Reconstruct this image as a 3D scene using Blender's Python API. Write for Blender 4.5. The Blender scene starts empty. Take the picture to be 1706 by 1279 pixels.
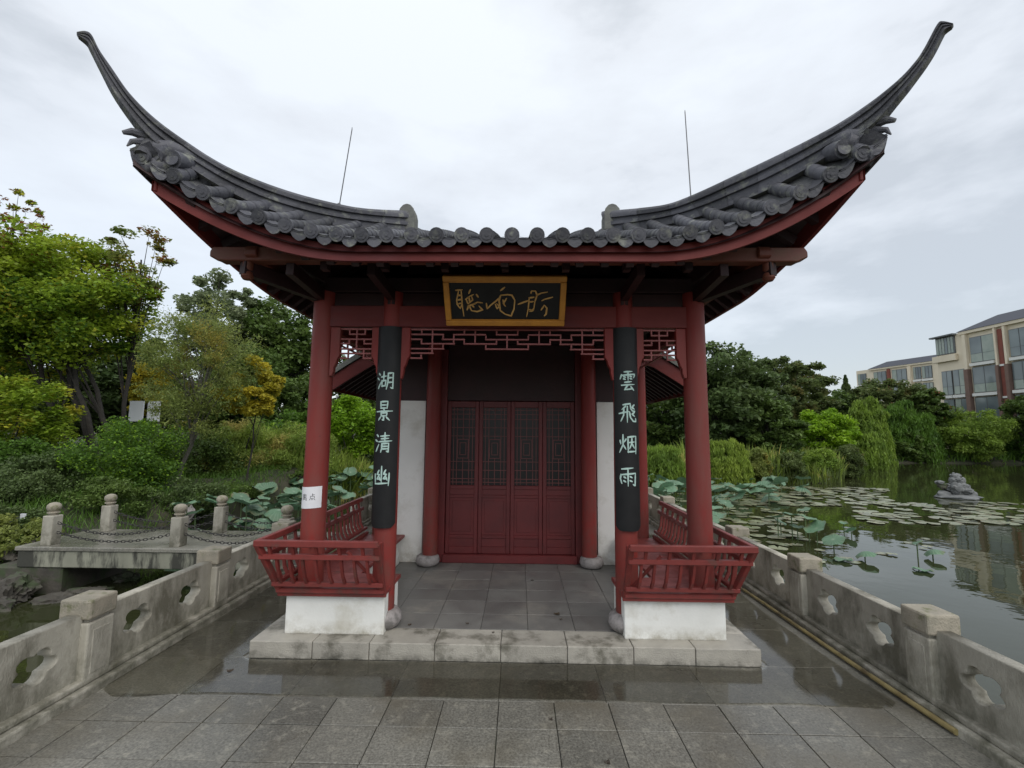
import bpy, math, random
import numpy as np
from mathutils import Vector, Matrix
rnd = random.Random(7); NR = np.random.default_rng(11)
R = math.radians
sc = bpy.context.scene
COL = sc.collection
# ------------------------------------------------------------------ camera
F_PX, YAW, PITCH, ROLL, CX, CZ = 767.5, .0185, .106, .0089, .111, 1.6
_r = Vector((math.cos(YAW), math.sin(YAW), 0)); _f = Vector((-math.sin(YAW)*math.cos(PITCH), math.cos(YAW)*math.cos(PITCH), math.sin(PITCH)))
_u = _r.cross(_f)
RT = _r*math.cos(ROLL) + _u*math.sin(ROLL); UP = -_r*math.sin(ROLL) + _u*math.cos(ROLL)
cam = bpy.data.cameras.new('camera'); cam.sensor_width = 36; cam.lens = 36*F_PX/1706; cam.clip_start = .05; cam.clip_end = 3000
co = bpy.data.objects.new('camera', cam); COL.objects.link(co)
M4 = Matrix((RT, UP, -_f)).transposed().to_4x4(); M4.translation = (CX, 0, CZ); co.matrix_world = M4
sc.camera = co
def at(px, py, Y):
    "the point of the place seen at that pixel of the photograph, at distance Y"
    d = _f + RT*((px-853)/F_PX) - UP*((py-639.5)/F_PX)
    return Vector((CX, 0, CZ)) + d*(Y/d.y)
def atz(px, py, z):
    d = _f + RT*((px-853)/F_PX) - UP*((py-639.5)/F_PX)
    return Vector((CX, 0, CZ)) + d*((z-CZ)/d.z)
# ------------------------------------------------------------------ world
SUN_EL, SUN_AZ = R(48), R(150)      # compass from +Y clockwise: behind the camera, to the right
w = bpy.data.worlds.new('World'); sc.world = w; w.use_nodes = True
nt = w.node_tree; nt.nodes.clear()
def N(t, **k):
    n = nt.nodes.new(t)
    for a, b in k.items(): setattr(n, a, b)
    return n
out = N('ShaderNodeOutputWorld'); bg = N('ShaderNodeBackground'); bg2 = N('ShaderNodeBackground'); add = N('ShaderNodeAddShader')
sky = N('ShaderNodeTexSky', sky_type='NISHITA', sun_disc=False, sun_elevation=SUN_EL, sun_rotation=SUN_AZ)
bg.inputs[1].default_value = .05
tc = N('ShaderNodeTexCoord'); mp = N('ShaderNodeMapping'); mp.inputs['Scale'].default_value = (1, 1, 2.6); mp.inputs['Rotation'].default_value = (0, R(-14), R(20)); mp.inputs['Location'].default_value = (.62, .1, .40)
n1 = N('ShaderNodeTexNoise'); n1.inputs['Scale'].default_value = 1.7; n1.inputs['Detail'].default_value = 7; n1.inputs['Roughness'].default_value = .55
cr = N('ShaderNodeValToRGB'); cr.color_ramp.elements[0].position = .36; cr.color_ramp.elements[0].color = (.56, .58, .59, 1)
cr.color_ramp.elements[1].position = .585; cr.color_ramp.elements[1].color = (.82, .85, .87, 1)
e = cr.color_ramp.elements.new(.46); e.color = (.735, .755, .77, 1)
nt.links.new(tc.outputs['Generated'], mp.inputs[0]); nt.links.new(mp.outputs[0], n1.inputs[0]); nt.links.new(n1.outputs[0], cr.inputs[0])
sx_ = N('ShaderNodeSeparateXYZ'); nt.links.new(tc.outputs['Generated'], sx_.inputs[0])
gr_ = N('ShaderNodeMapRange'); gr_.inputs[1].default_value = 0; gr_.inputs[2].default_value = 1; gr_.inputs[3].default_value = .90; gr_.inputs[4].default_value = 1.32
nt.links.new(sx_.outputs[2], gr_.inputs[0]); vm_ = N('ShaderNodeVectorMath', operation='SCALE'); nt.links.new(cr.outputs[0], vm_.inputs[0]); nt.links.new(gr_.outputs[0], vm_.inputs['Scale'])
nt.links.new(vm_.outputs[0], bg2.inputs[0]); nt.links.new(sky.outputs[0], bg.inputs[0]); bg2.inputs[1].default_value = .91
nt.links.new(bg.outputs[0], add.inputs[0]); nt.links.new(bg2.outputs[0], add.inputs[1]); nt.links.new(add.outputs[0], out.inputs[0])
sl = bpy.data.lights.new('sun', 'SUN'); sl.energy = 1.5; sl.angle = R(50); sl.color = (1, .96, .9)
so = bpy.data.objects.new('sun', sl); COL.objects.link(so)
sd = Vector((math.sin(SUN_AZ)*math.cos(SUN_EL), math.cos(SUN_AZ)*math.cos(SUN_EL), math.sin(SUN_EL)))
so.rotation_euler = sd.to_track_quat('Z', 'Y').to_euler(); so.location = (5, -5, 12)
vs = sc.view_settings; vs.view_transform = 'Standard'; vs.look = 'None'; vs.exposure = 0; vs.gamma = 1; vs.use_curve_mapping = False
sc.cycles.max_bounces = 8; sc.cycles.transparent_max_bounces = 8

# ------------------------------------------------------------------ materials
def mat(name, c1, c2=None, rough=.6, scale=6, bump=0, bscale=60, detail=6, spec=.5, stain=None, stain_scale=1.5, stain_pos=(.5, .62), rand=0, island=0, metallic=0, trans=0, coat=0, stretch=(1, 1, 1), grime=None, chips=None):
    m = bpy.data.materials.new(name); m.use_nodes = True; t = m.node_tree; b = t.nodes['Principled BSDF']
    def nn(ty, **k):
        n = t.nodes.new(ty)
        for a, v in k.items(): setattr(n, a, v)
        return n
    L = t.links.new
    g = nn('ShaderNodeNewGeometry'); mpn = nn('ShaderNodeMapping'); mpn.inputs['Scale'].default_value = stretch; L(g.outputs['Position'], mpn.inputs[0])
    no = nn('ShaderNodeTexNoise'); no.inputs['Scale'].default_value = scale; no.inputs['Detail'].default_value = detail; no.inputs['Roughness'].default_value = .62
    L(mpn.outputs[0], no.inputs[0])
    ra = nn('ShaderNodeValToRGB'); ra.color_ramp.elements[0].position = .32; ra.color_ramp.elements[1].position = .68
    ra.color_ramp.elements[0].color = (*c1, 1); ra.color_ramp.elements[1].color = (*(c2 or c1), 1); L(no.outputs[0], ra.inputs[0])
    colr = ra.outputs[0]
    if stain:
        n2 = nn('ShaderNodeTexNoise'); n2.inputs['Scale'].default_value = stain_scale; n2.inputs['Detail'].default_value = 7; n2.inputs['Roughness'].default_value = .65; L(mpn.outputs[0], n2.inputs[0])
        r2 = nn('ShaderNodeMapRange'); r2.inputs[1].default_value = stain_pos[0]; r2.inputs[2].default_value = stain_pos[1]; L(n2.outputs[0], r2.inputs[0])
        mx = nn('ShaderNodeMix', data_type='RGBA'); L(r2.outputs[0], mx.inputs[0]); L(colr, mx.inputs[6]); mx.inputs[7].default_value = (*stain, 1); colr = mx.outputs[2]
    if chips:
        n5 = nn('ShaderNodeTexNoise'); n5.inputs['Scale'].default_value = chips[1]; n5.inputs['Detail'].default_value = 10; n5.inputs['Roughness'].default_value = .7; L(g.outputs['Position'], n5.inputs[0])
        r6 = nn('ShaderNodeMapRange'); r6.inputs[1].default_value = chips[2]; r6.inputs[2].default_value = chips[2]+.02; L(n5.outputs[0], r6.inputs[0])
        m6 = nn('ShaderNodeMix', data_type='RGBA'); L(r6.outputs[0], m6.inputs[0]); L(colr, m6.inputs[6]); m6.inputs[7].default_value = (*chips[0], 1); colr = m6.outputs[2]
    if grime:
        gc, zlo, zhi, amt = grime
        sz = nn('ShaderNodeSeparateXYZ'); L(g.outputs['Position'], sz.inputs[0]); r7 = nn('ShaderNodeMapRange'); r7.inputs[1].default_value = zhi; r7.inputs[2].default_value = zlo; L(sz.outputs[2], r7.inputs[0])
        n7 = nn('ShaderNodeTexNoise'); n7.inputs['Scale'].default_value = 9; n7.inputs['Detail'].default_value = 8; n7.inputs['Roughness'].default_value = .7; L(g.outputs['Position'], n7.inputs[0])
        r8 = nn('ShaderNodeMapRange'); r8.inputs[1].default_value = .38; r8.inputs[2].default_value = .62; L(n7.outputs[0], r8.inputs[0])
        mu = nn('ShaderNodeMath', operation='MULTIPLY'); L(r7.outputs[0], mu.inputs[0]); L(r8.outputs[0], mu.inputs[1]); m2_ = nn('ShaderNodeMath', operation='MULTIPLY'); L(mu.outputs[0], m2_.inputs[0]); m2_.inputs[1].default_value = amt
        m8 = nn('ShaderNodeMix', data_type='RGBA'); L(m2_.outputs[0], m8.inputs[0]); L(colr, m8.inputs[6]); m8.inputs[7].default_value = (*gc, 1); colr = m8.outputs[2]
    if rand or island:
        hs = nn('ShaderNodeHueSaturation'); mr = nn('ShaderNodeMapRange'); k = island or rand
        if island: L(g.outputs['Random Per Island'], mr.inputs[0])
        else:
            oi = nn('ShaderNodeObjectInfo'); L(oi.outputs['Random'], mr.inputs[0])
        mr.inputs[3].default_value = 1-k; mr.inputs[4].default_value = 1+k; L(mr.outputs[0], hs.inputs['Value']); L(colr, hs.inputs['Color']); colr = hs.outputs[0]
    L(colr, b.inputs['Base Color'])
    if isinstance(rough, tuple):
        r3 = nn('ShaderNodeMapRange'); r3.inputs[1].default_value = .35; r3.inputs[2].default_value = .65; r3.inputs[3].default_value = rough[0]; r3.inputs[4].default_value = rough[1]; L(no.outputs[0], r3.inputs[0]); L(r3.outputs[0], b.inputs['Roughness'])
    else: b.inputs['Roughness'].default_value = rough
    b.inputs['Specular IOR Level'].default_value = spec; b.inputs['Metallic'].default_value = metallic
    if coat: b.inputs['Coat Weight'].default_value = coat; b.inputs['Coat Roughness'].default_value = .15
    if bump:
        n4 = nn('ShaderNodeTexNoise'); n4.inputs['Scale'].default_value = bscale; n4.inputs['Detail'].default_value = 5; L(mpn.outputs[0], n4.inputs[0])
        bp = nn('ShaderNodeBump'); bp.inputs['Strength'].default_value = bump; bp.inputs['Distance'].default_value = .01; L(n4.outputs[0], bp.inputs['Height']); L(bp.outputs[0], b.inputs['Normal'])
    if trans:
        ts = nn('ShaderNodeBsdfTranslucent'); L(colr, ts.inputs[0]); ms = nn('ShaderNodeMixShader'); ms.inputs[0].default_value = trans
        L(b.outputs[0], ms.inputs[1]); L(ts.outputs[0], ms.inputs[2]); L(ms.outputs[0], t.nodes['Material Output'].inputs[0])
    return m
def leafmat(name, a, b2, c=None, trans=.45, nscale=.8):
    "leaf colours: clump noise mixes two greens, a second noise brings in the turning leaves"
    m = mat(name, a, b2, rough=.5, scale=nscale, detail=3, island=.38, trans=trans, spec=.3, stain=c, stain_scale=nscale*.9, stain_pos=(.55, .62))
    return m
MT = dict(
 red=mat('red_paint', (.25, .036, .030), (.18, .026, .023), rough=(.42, .6), spec=.25, scale=3, bump=.08, bscale=30, stain=(.17, .06, .05), stain_scale=2.6, stain_pos=(.48, .72), stretch=(1, 1, .25), rand=.07, grime=((.10, .07, .055), .2, 1.3, .55), chips=((.09, .03, .025), 14, .70)),
 redbench=mat('bench_paint', (.225, .040, .034), (.15, .030, .026), spec=.35, rough=(.4, .62), scale=7, bump=.1, bscale=40, stain=(.13, .05, .04), stain_scale=7, stain_pos=(.55, .66), rand=.12, chips=((.16, .11, .09), 18, .69)),
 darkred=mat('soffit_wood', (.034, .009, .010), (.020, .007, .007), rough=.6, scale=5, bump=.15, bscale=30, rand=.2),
 beamred=mat('beam_paint', (.175, .028, .023), (.115, .020, .018), spec=.25, rough=(.45, .65), scale=4, bump=.08, stretch=(.3, 1, 1), stain=(.13, .03, .03), stain_scale=3),
 doorred=mat('door_paint', (.145, .018, .018), (.10, .013, .014), rough=.5, scale=4, rand=.08, bump=.05),
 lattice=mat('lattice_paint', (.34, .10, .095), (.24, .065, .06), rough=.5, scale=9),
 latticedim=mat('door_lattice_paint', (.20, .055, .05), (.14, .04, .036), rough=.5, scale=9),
 purlin=mat('weathered_purlin', (.14, .03, .018), (.12, .045, .022), rough=.6, scale=9),
 tile=mat('roof_tile', (.044, .045, .056), (.090, .090, .102), rough=(.5, .8), scale=14, bump=.45, bscale=45, stain=(.17, .175, .15), stain_scale=13, stain_pos=(.54, .68), rand=.38, chips=((.24, .24, .21), 30, .70)),
 tiledark=mat('roof_pan', (.045, .046, .050), (.085, .085, .088), rough=.75, scale=20, bump=.6, bscale=50, stain=(.13, .135, .12), stain_scale=12, stain_pos=(.55, .65)),
 mortar=mat('pale_mortar', (.19, .195, .17), (.12, .12, .115), rough=.85, scale=12, bump=.5),
 plaster=mat('white_plaster', (.80, .80, .76), (.70, .70, .66), rough=.8, scale=3, bump=.1, stain=(.58, .56, .49), stain_scale=3.5, stain_pos=(.50, .68), grime=((.30, .27, .20), .118, .22, .85)),
 plaster2=mat('aged_plaster', (.80, .79, .75), (.74, .73, .69), rough=.85, scale=2, bump=.15, stain=(.60, .58, .52), stain_scale=3, stain_pos=(.52, .72), grime=((.34, .30, .23), .118, .45, .7)),
 rail=mat('balustrade_stone', (.46, .435, .365), (.34, .32, .265), rough=.75, scale=8, bump=.5, bscale=110, stain=(.15, .14, .105), stain_scale=3.8, stain_pos=(.47, .66), rand=.14, stretch=(1, 1, .5), grime=((.075, .075, .045), .05, .30, .75), chips=((.52, .50, .44), 26, .70)),
 cap=mat('cap_stone', (.36, .32, .25), (.25, .23, .18), rough=.8, scale=12, bump=.6, bscale=90, stain=(.15, .155, .075), stain_scale=9, stain_pos=(.54, .66), rand=.15),
 drum=mat('drum_stone', (.34, .31, .30), (.24, .22, .21), rough=.8, scale=16, bump=.6, bscale=60, stain=(.16, .15, .14), stain_scale=8),
 step=mat('step_stone', (.40, .375, .32), (.31, .29, .25), rough=.6, scale=7, bump=.4, bscale=90, stain=(.15, .14, .11), stain_scale=3.5, stain_pos=(.52, .63), rand=.14, grime=((.05, .048, .036), 0, .06, .95)),
 floor=mat('porch_tile', (.125, .122, .115), (.185, .18, .165), rough=(.3, .55), scale=3.5, bump=.2, bscale=60, stain=(.24, .225, .195), stain_scale=2, stain_pos=(.52, .68), rand=.13),
 black=mat('black_lacquer', (.008, .008, .0085), (.014, .014, .0145), rough=.5, scale=8, spec=.3),
 gold=mat('gold_paint', (.62, .27, .035), (.46, .19, .03), rough=.45, scale=9, metallic=.15),
 goldink=mat('gold_ink', (.66, .40, .13), (.50, .26, .07), rough=.5, scale=30),
 ink=mat('pale_green_ink', (.50, .66, .60), (.38, .54, .49), rough=.7, scale=60),
 paper=mat('paper', (.80, .80, .82), (.72, .72, .75), rough=.8, scale=9),
 print=mat('printed_ink', (.02, .02, .02), rough=.7),
 glass=mat('dark_glass', (.010, .010, .011), rough=.3, scale=3, spec=.25),
 metal=mat('grey_metal', (.12, .12, .125), rough=.5, metallic=.5),
 chain=mat('iron_chain', (.03, .028, .026), rough=.7),
 bamboo=mat('bamboo_cane', (.34, .28, .12), (.20, .15, .06), rough=.45, scale=8, stain=(.10, .075, .035), stain_scale=5),
 bark=mat('bark', (.016, .014, .012), (.034, .029, .023), rough=.9, scale=9, bump=1, bscale=25),
 palebark=mat('pale_bark', (.13, .125, .10), (.075, .07, .06), rough=.9, scale=9, bump=.8, bscale=25),
 rock=mat('bank_rock', (.045, .041, .034), (.10, .09, .072), rough=.85, scale=4, bump=1, bscale=12, stain=(.05, .07, .03), stain_scale=3),
 figure=mat('carved_rock', (.09, .095, .095), (.20, .205, .20), rough=.8, scale=5, bump=.8, bscale=18),
 whiteboard=mat('white_board', (.72, .74, .76), rough=.6),
 cream=mat('cream_render', (.78, .69, .53), (.70, .62, .47), rough=.8, scale=.6),
 brick=mat('brick_red', (.24, .075, .05), (.19, .06, .045), rough=.85, scale=2),
 brownbrick=mat('brown_brick', (.20, .13, .10), (.16, .105, .085), rough=.85, scale=2),
 slate=mat('slate_roof', (.055, .06, .075), rough=.7),
 wglass=mat('window_glass', (.10, .125, .135), (.22, .26, .26), rough=.08, scale=.35, detail=2, spec=.8),
 wglassg=mat('curtained_glass', (.20, .26, .22), (.32, .36, .30), rough=.1, scale=.7, spec=.8),
 wframe=mat('window_frame', (.10, .11, .11), rough=.5),
 wwhite=mat('white_band', (.70, .70, .66), rough=.7),
 concrete=mat('bridge_concrete', (.20, .20, .155), (.32, .32, .25), rough=.8, scale=2.2, bump=.4, stain=(.05, .05, .04), stain_scale=3, stain_pos=(.47, .56), stretch=(1, 1, .25)),
 lotus=mat('lotus_green', (.085, .18, .10), (.14, .25, .15), rough=.55, scale=5, rand=.22, trans=.2),
 lotusold=mat('lotus_turning', (.13, .14, .05), (.08, .13, .08), rough=.6, scale=8, rand=.2),
 stalk=mat('lotus_stalk', (.08, .13, .05), rough=.6),
 pad=mat('lily_pad', (.12, .15, .075), (.23, .23, .15), rough=.30, scale=1.6, rand=.4),
 petal=mat('lotus_petal', (.75, .70, .60), rough=.6),
 litter=mat('dead_leaf', (.030, .022, .016), (.06, .04, .02), rough=.6),
)
def vein_mat(key, n, cen, rmax=1.0, brown=None):
    m = MT[key]; t = m.node_tree; b = t.nodes['Principled BSDF']; L = t.links.new; src = b.inputs['Base Color'].links[0].from_socket
    tc_ = t.nodes.new('ShaderNodeTexCoord'); sx = t.nodes.new('ShaderNodeSeparateXYZ'); L(tc_.outputs['Object'], sx.inputs[0])
    def mth(op, a, b_=None):
        q = t.nodes.new('ShaderNodeMath'); q.operation = op
        for i, v in enumerate((a, b_)):
            if v is None: continue
            if isinstance(v, (int, float)): q.inputs[i].default_value = v
            else: L(v, q.inputs[i])
        return q.outputs[0]
    ang = mth('ARCTAN2', sx.outputs[1], sx.outputs[0]); w_ = mth('POWER', mth('ABSOLUTE', mth('COSINE', mth('MULTIPLY', ang, n/2))), 14)
    rad = mth('SQRT', mth('ADD', mth('MULTIPLY', sx.outputs[0], sx.outputs[0]), mth('MULTIPLY', sx.outputs[1], sx.outputs[1])))
    cmask = t.nodes.new('ShaderNodeMapRange'); cmask.inputs[1].default_value = .22; cmask.inputs[2].default_value = .05; L(rad, cmask.inputs[0])
    tot = mth('MAXIMUM', mth('MULTIPLY', w_, .55), mth('MULTIPLY', cmask.outputs[0], .8))
    mx = t.nodes.new('ShaderNodeMix'); mx.data_type = 'RGBA'; L(tot, mx.inputs[0]); L(src, mx.inputs[6]); mx.inputs[7].default_value = (*cen, 1); o = mx.outputs[2]
    if brown:
        no = t.nodes.new('ShaderNodeTexNoise'); no.inputs['Scale'].default_value = 3.5; g = t.nodes.new('ShaderNodeNewGeometry'); L(g.outputs['Position'], no.inputs[0])
        e1 = t.nodes.new('ShaderNodeMapRange'); e1.inputs[1].default_value = .62; e1.inputs[2].default_value = 1.02; L(rad, e1.inputs[0]); e2 = t.nodes.new('ShaderNodeMapRange'); e2.inputs[1].default_value = .45; e2.inputs[2].default_value = .62; L(no.outputs[0], e2.inputs[0])
        m9 = t.nodes.new('ShaderNodeMix'); m9.data_type = 'RGBA'; L(mth('MULTIPLY', e1.outputs[0], e2.outputs[0]), m9.inputs[0]); L(o, m9.inputs[6]); m9.inputs[7].default_value = (*brown, 1); o = m9.outputs[2]
    L(o, b.inputs['Base Color'])
vein_mat('lotus', 18, (.26, .36, .24), brown=(.16, .13, .05)); vein_mat('pad', 14, (.34, .34, .22), brown=(.18, .13, .06))
# wet granite of the forecourt
def wet_mat(name, dark):
    m = mat(name, (.088, .084, .070) if not dark else (.125, .12, .10), (.25, .24, .205) if not dark else (.28, .27, .23), rough=.5, scale=75, detail=9, bump=.0, rand=.2)
    t = m.node_tree; b = t.nodes['Principled BSDF']; L = t.links.new
    src = b.inputs['Base Color'].links[0].from_socket
    g = t.nodes.new('ShaderNodeNewGeometry')
    n = t.nodes.new('ShaderNodeTexNoise'); n.inputs['Scale'].default_value = .9; n.inputs['Detail'].default_value = 6; n.inputs['Roughness'].default_value = .6; L(g.outputs['Position'], n.inputs[0])
    mr = t.nodes.new('ShaderNodeMapRange'); mr.inputs[1].default_value = .40; mr.inputs[2].default_value = .62; mr.inputs[3].default_value = 1.0; mr.inputs[4].default_value = .62; L(n.outputs[0], mr.inputs[0])
    mx = t.nodes.new('ShaderNodeMix'); mx.data_type = 'RGBA'; mx.blend_type = 'MULTIPLY'; mx.inputs[0].default_value = 1; L(src, mx.inputs[6]); L(mr.outputs[0], mx.inputs[7])
    # pale flecks and lichen blots
    v = t.nodes.new('ShaderNodeTexNoise'); v.inputs['Scale'].default_value = 13; v.inputs['Detail'].default_value = 9; v.inputs['Roughness'].default_value = .75; L(g.outputs['Position'], v.inputs[0])
    r2 = t.nodes.new('ShaderNodeMapRange'); r2.inputs[1].default_value = .53; r2.inputs[2].default_value = .66; r2.inputs[4].default_value = .6; L(v.outputs[0], r2.inputs[0])
    m2 = t.nodes.new('ShaderNodeMix'); m2.data_type = 'RGBA'; L(r2.outputs[0], m2.inputs[0]); L(mx.outputs[2], m2.inputs[6]); m2.inputs[7].default_value = (.34, .32, .26, 1)
    bw = t.nodes.new('ShaderNodeTexNoise'); bw.inputs['Scale'].default_value = 1.9; bw.inputs['Detail'].default_value = 5; L(g.outputs['Position'], bw.inputs[0])
    r5 = t.nodes.new('ShaderNodeMapRange'); r5.inputs[1].default_value = .48; r5.inputs[2].default_value = .66; r5.inputs[4].default_value = .28 if dark else .55; L(bw.outputs[0], r5.inputs[0])
    m5 = t.nodes.new('ShaderNodeMix'); m5.data_type = 'RGBA'; L(r5.outputs[0], m5.inputs[0]); L(m2.outputs[2], m5.inputs[6]); m5.inputs[7].default_value = (.115, .098, .066, 1)
    L(m5.outputs[2], b.inputs['Base Color'])
    rr = t.nodes.new('ShaderNodeMapRange'); rr.inputs[1].default_value = .38; rr.inputs[2].default_value = .60; rr.inputs[3].default_value = .46; rr.inputs[4].default_value = .18 if dark else .24; L(n.outputs[0], rr.inputs[0]); L(rr.outputs[0], b.inputs['Roughness'])
    bn = t.nodes.new('ShaderNodeTexNoise'); bn.inputs['Scale'].default_value = 170; bn.inputs['Detail'].default_value = 4; L(g.outputs['Position'], bn.inputs[0])
    bp = t.nodes.new('ShaderNodeBump'); bp.inputs['Strength'].default_value = .18 if dark else .5; bp.inputs['Distance'].default_value = .004; L(bn.outputs[0], bp.inputs['Height']); L(bp.outputs[0], b.inputs['Normal'])
    if dark: b.inputs['Specular IOR Level'].default_value = .6
    return m
MT['granite'] = wet_mat('forecourt_granite', False); MT['wetgranite'] = wet_mat('wet_granite', True)
def water_mat(name, col, bscale, bstr, rough=.015):
    m = mat(name, col, rough=rough, spec=.5); t = m.node_tree; b = t.nodes['Principled BSDF']; b.inputs['IOR'].default_value = 1.33
    g = t.nodes.new('ShaderNodeNewGeometry'); n = t.nodes.new('ShaderNodeTexNoise'); n.inputs['Scale'].default_value = bscale; n.inputs['Detail'].default_value = 3
    t.links.new(g.outputs['Position'], n.inputs[0]); bp = t.nodes.new('ShaderNodeBump'); bp.inputs['Strength'].default_value = bstr; bp.inputs['Distance'].default_value = .02
    t.links.new(n.outputs[0], bp.inputs['Height']); t.links.new(bp.outputs[0], b.inputs['Normal']); return m
MT['water'] = water_mat('lake_water', (.030, .034, .014), 1.6, .22)
def film_mat():
    m = bpy.data.materials.new('rain_film'); m.use_nodes = True; t = m.node_tree; t.nodes.clear(); L = t.links.new
    o = t.nodes.new('ShaderNodeOutputMaterial'); tr = t.nodes.new('ShaderNodeBsdfTransparent'); gl = t.nodes.new('ShaderNodeBsdfGlossy'); mx = t.nodes.new('ShaderNodeMixShader'); fr = t.nodes.new('ShaderNodeFresnel'); fr.inputs[0].default_value = 1.5
    tr.inputs[0].default_value = (.94, .93, .88, 1); gl.inputs['Roughness'].default_value = .09
    g = t.nodes.new('ShaderNodeNewGeometry'); n = t.nodes.new('ShaderNodeTexNoise'); n.inputs['Scale'].default_value = 5; L(g.outputs['Position'], n.inputs[0])
    bp = t.nodes.new('ShaderNodeBump'); bp.inputs['Strength'].default_value = .05; bp.inputs['Distance'].default_value = .01; L(n.outputs[0], bp.inputs['Height']); L(bp.outputs[0], gl.inputs['Normal'])
    L(fr.outputs[0], mx.inputs[0]); L(tr.outputs[0], mx.inputs[1]); L(gl.outputs[0], mx.inputs[2]); L(mx.outputs[0], o.inputs[0]); return m
MT['film'] = film_mat()
LM = dict(
 yg=leafmat('yellow_green_leaves', (0.34, 0.42, 0.036), (0.18, 0.30, 0.03), (0.50, 0.46, 0.045), nscale=.7),
 mid=leafmat('mid_green_leaves', (0.133, 0.244, 0.033), (0.081, 0.162, 0.028)),
 dark=leafmat('dark_green_leaves', (0.073, 0.126, 0.028), (0.125, 0.186, 0.040), trans=.35),
 deep=leafmat('evergreen_leaves', (0.066, 0.110, 0.034), (0.112, 0.158, 0.049), trans=.3, nscale=.5),
 olive=leafmat('olive_leaves', (0.264, 0.300, 0.076), (0.172, 0.228, 0.057), (0.321, 0.268, 0.051)),
 yellow=leafmat('yellow_leaves', (0.58, 0.47, 0.04), (0.40, 0.37, 0.045), nscale=1.5, trans=.5),
 bright=leafmat('bright_green_leaves', (0.285, 0.454, 0.023), (0.178, 0.324, 0.023), nscale=.6),
 brown=leafmat('bronze_leaves', (.15, .19, .06), (.10, .145, .045), (.20, .18, .06)),
 rust=leafmat('rust_leaves', (0.324, 0.081, 0.047), (0.203, 0.121, 0.041)),
 silver=leafmat('silvery_leaves', (0.268, 0.308, 0.167), (0.143, 0.194, 0.090)),
 reed=leafmat('reed_blades', (0.304, 0.389, 0.070), (0.178, 0.259, 0.051), (0.482, 0.421, 0.128), nscale=.8),
 lime=leafmat('lime_leaves', (.30, .38, .06), (.20, .29, .045)),
 willow=leafmat('willow_leaves', (0.249, 0.356, 0.051), (0.160, 0.251, 0.044)),
)
# ------------------------------------------------------------------ mesh builder
class MB:
    def __init__(s): s.v = []; s.f = []
    def add(s, vs, fs):
        o = len(s.v); s.v += [tuple(p) for p in vs]; s.f += [tuple(i+o for i in f) for f in fs]; return s
    def box(s, x0, x1, y0, y1, z0, z1):
        return s.add([(x0,y0,z0),(x1,y0,z0),(x1,y1,z0),(x0,y1,z0),(x0,y0,z1),(x1,y0,z1),(x1,y1,z1),(x0,y1,z1)],
                     [(0,3,2,1),(4,5,6,7),(0,1,5,4),(1,2,6,5),(2,3,7,6),(3,0,4,7)])
    def bar(s, a, b, wd, th, up=(0, 0, 1)):
        "rectangular bar from a to b"
        a, b = Vector(a), Vector(b); d = (b-a).normalized(); sx = d.cross(Vector(up))
        if sx.length < 1e-4: sx = Vector((1, 0, 0))
        sx.normalize(); sz = sx.cross(d); P = []
        for p in (a, b):
            for i, j in ((-1,-1),(1,-1),(1,1),(-1,1)): P.append(p+sx*(i*wd/2)+sz*(j*th/2))
        return s.add(P, [(0,1,2,3),(7,6,5,4),(0,4,5,1),(1,5,6,2),(2,6,7,3),(3,7,4,0)])
    def tube(s, path, rad, n=8, caps=True, flat=1.0):
        path = [Vector(p) for p in path]; rs = rad if hasattr(rad, '__len__') else [rad]*len(path)
        P = []; t0 = (path[1]-path[0]).normalized(); ref = Vector((0,0,1)) if abs(t0.z) < .9 else Vector((0,1,0)); a = t0.cross(ref).normalized()
        for i, p in enumerate(path):
            t = (path[min(i+1, len(path)-1)]-path[max(i-1, 0)]).normalized(); a = (a-t*a.dot(t)).normalized(); b = t.cross(a)
            for k in range(n):
                th = 2*math.pi*k/n; P.append(p+a*(math.cos(th)*rs[i])+b*(math.sin(th)*rs[i]*flat))
        Fc = [(i*n+k, i*n+(k+1)%n, (i+1)*n+(k+1)%n, (i+1)*n+k) for i in range(len(path)-1) for k in range(n)]
        if caps: Fc += [tuple(range(n-1, -1, -1)), tuple(range((len(path)-1)*n, len(path)*n))]
        return s.add(P, Fc)
    def lathe(s, prof, c, n=20):
        P = [(c[0]+r*math.cos(2*math.pi*k/n), c[1]+r*math.sin(2*math.pi*k/n), c[2]+z) for r, z in prof for k in range(n)]
        Fc = [(i*n+k, i*n+(k+1)%n, (i+1)*n+(k+1)%n, (i+1)*n+k) for i in range(len(prof)-1) for k in range(n)]
        Fc += [tuple(range(n-1, -1, -1)), tuple(range((len(prof)-1)*n, len(prof)*n))]
        return s.add(P, Fc)
    def prism(s, poly, ax, a0, a1):
        "polygon in the two other axes, extruded along axis ax"
        def mk(p, t):
            q = list(p); q.insert(ax, t); return tuple(q)
        n = len(poly); return s.add([mk(p, a0) for p in poly]+[mk(p, a1) for p in poly],
            [tuple(range(n)), tuple(range(2*n-1, n-1, -1))]+[(i, i+n, (i+1)%n+n, (i+1)%n) for i in range(n)])
    def sheet(s, rows):
        n = len(rows[0]); return s.add([p for r in rows for p in r], [(i*n+k, i*n+k+1, (i+1)*n+k+1, (i+1)*n+k) for i in range(len(rows)-1) for k in range(n-1)])
WL = {}
def put(o, wl, parent):
    COL.objects.link(o); wl = Vector(wl); WL[o.name] = wl
    if parent is not None: o.parent = parent; o.location = wl-WL[parent.name]
    else: o.location = wl
    return o
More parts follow.
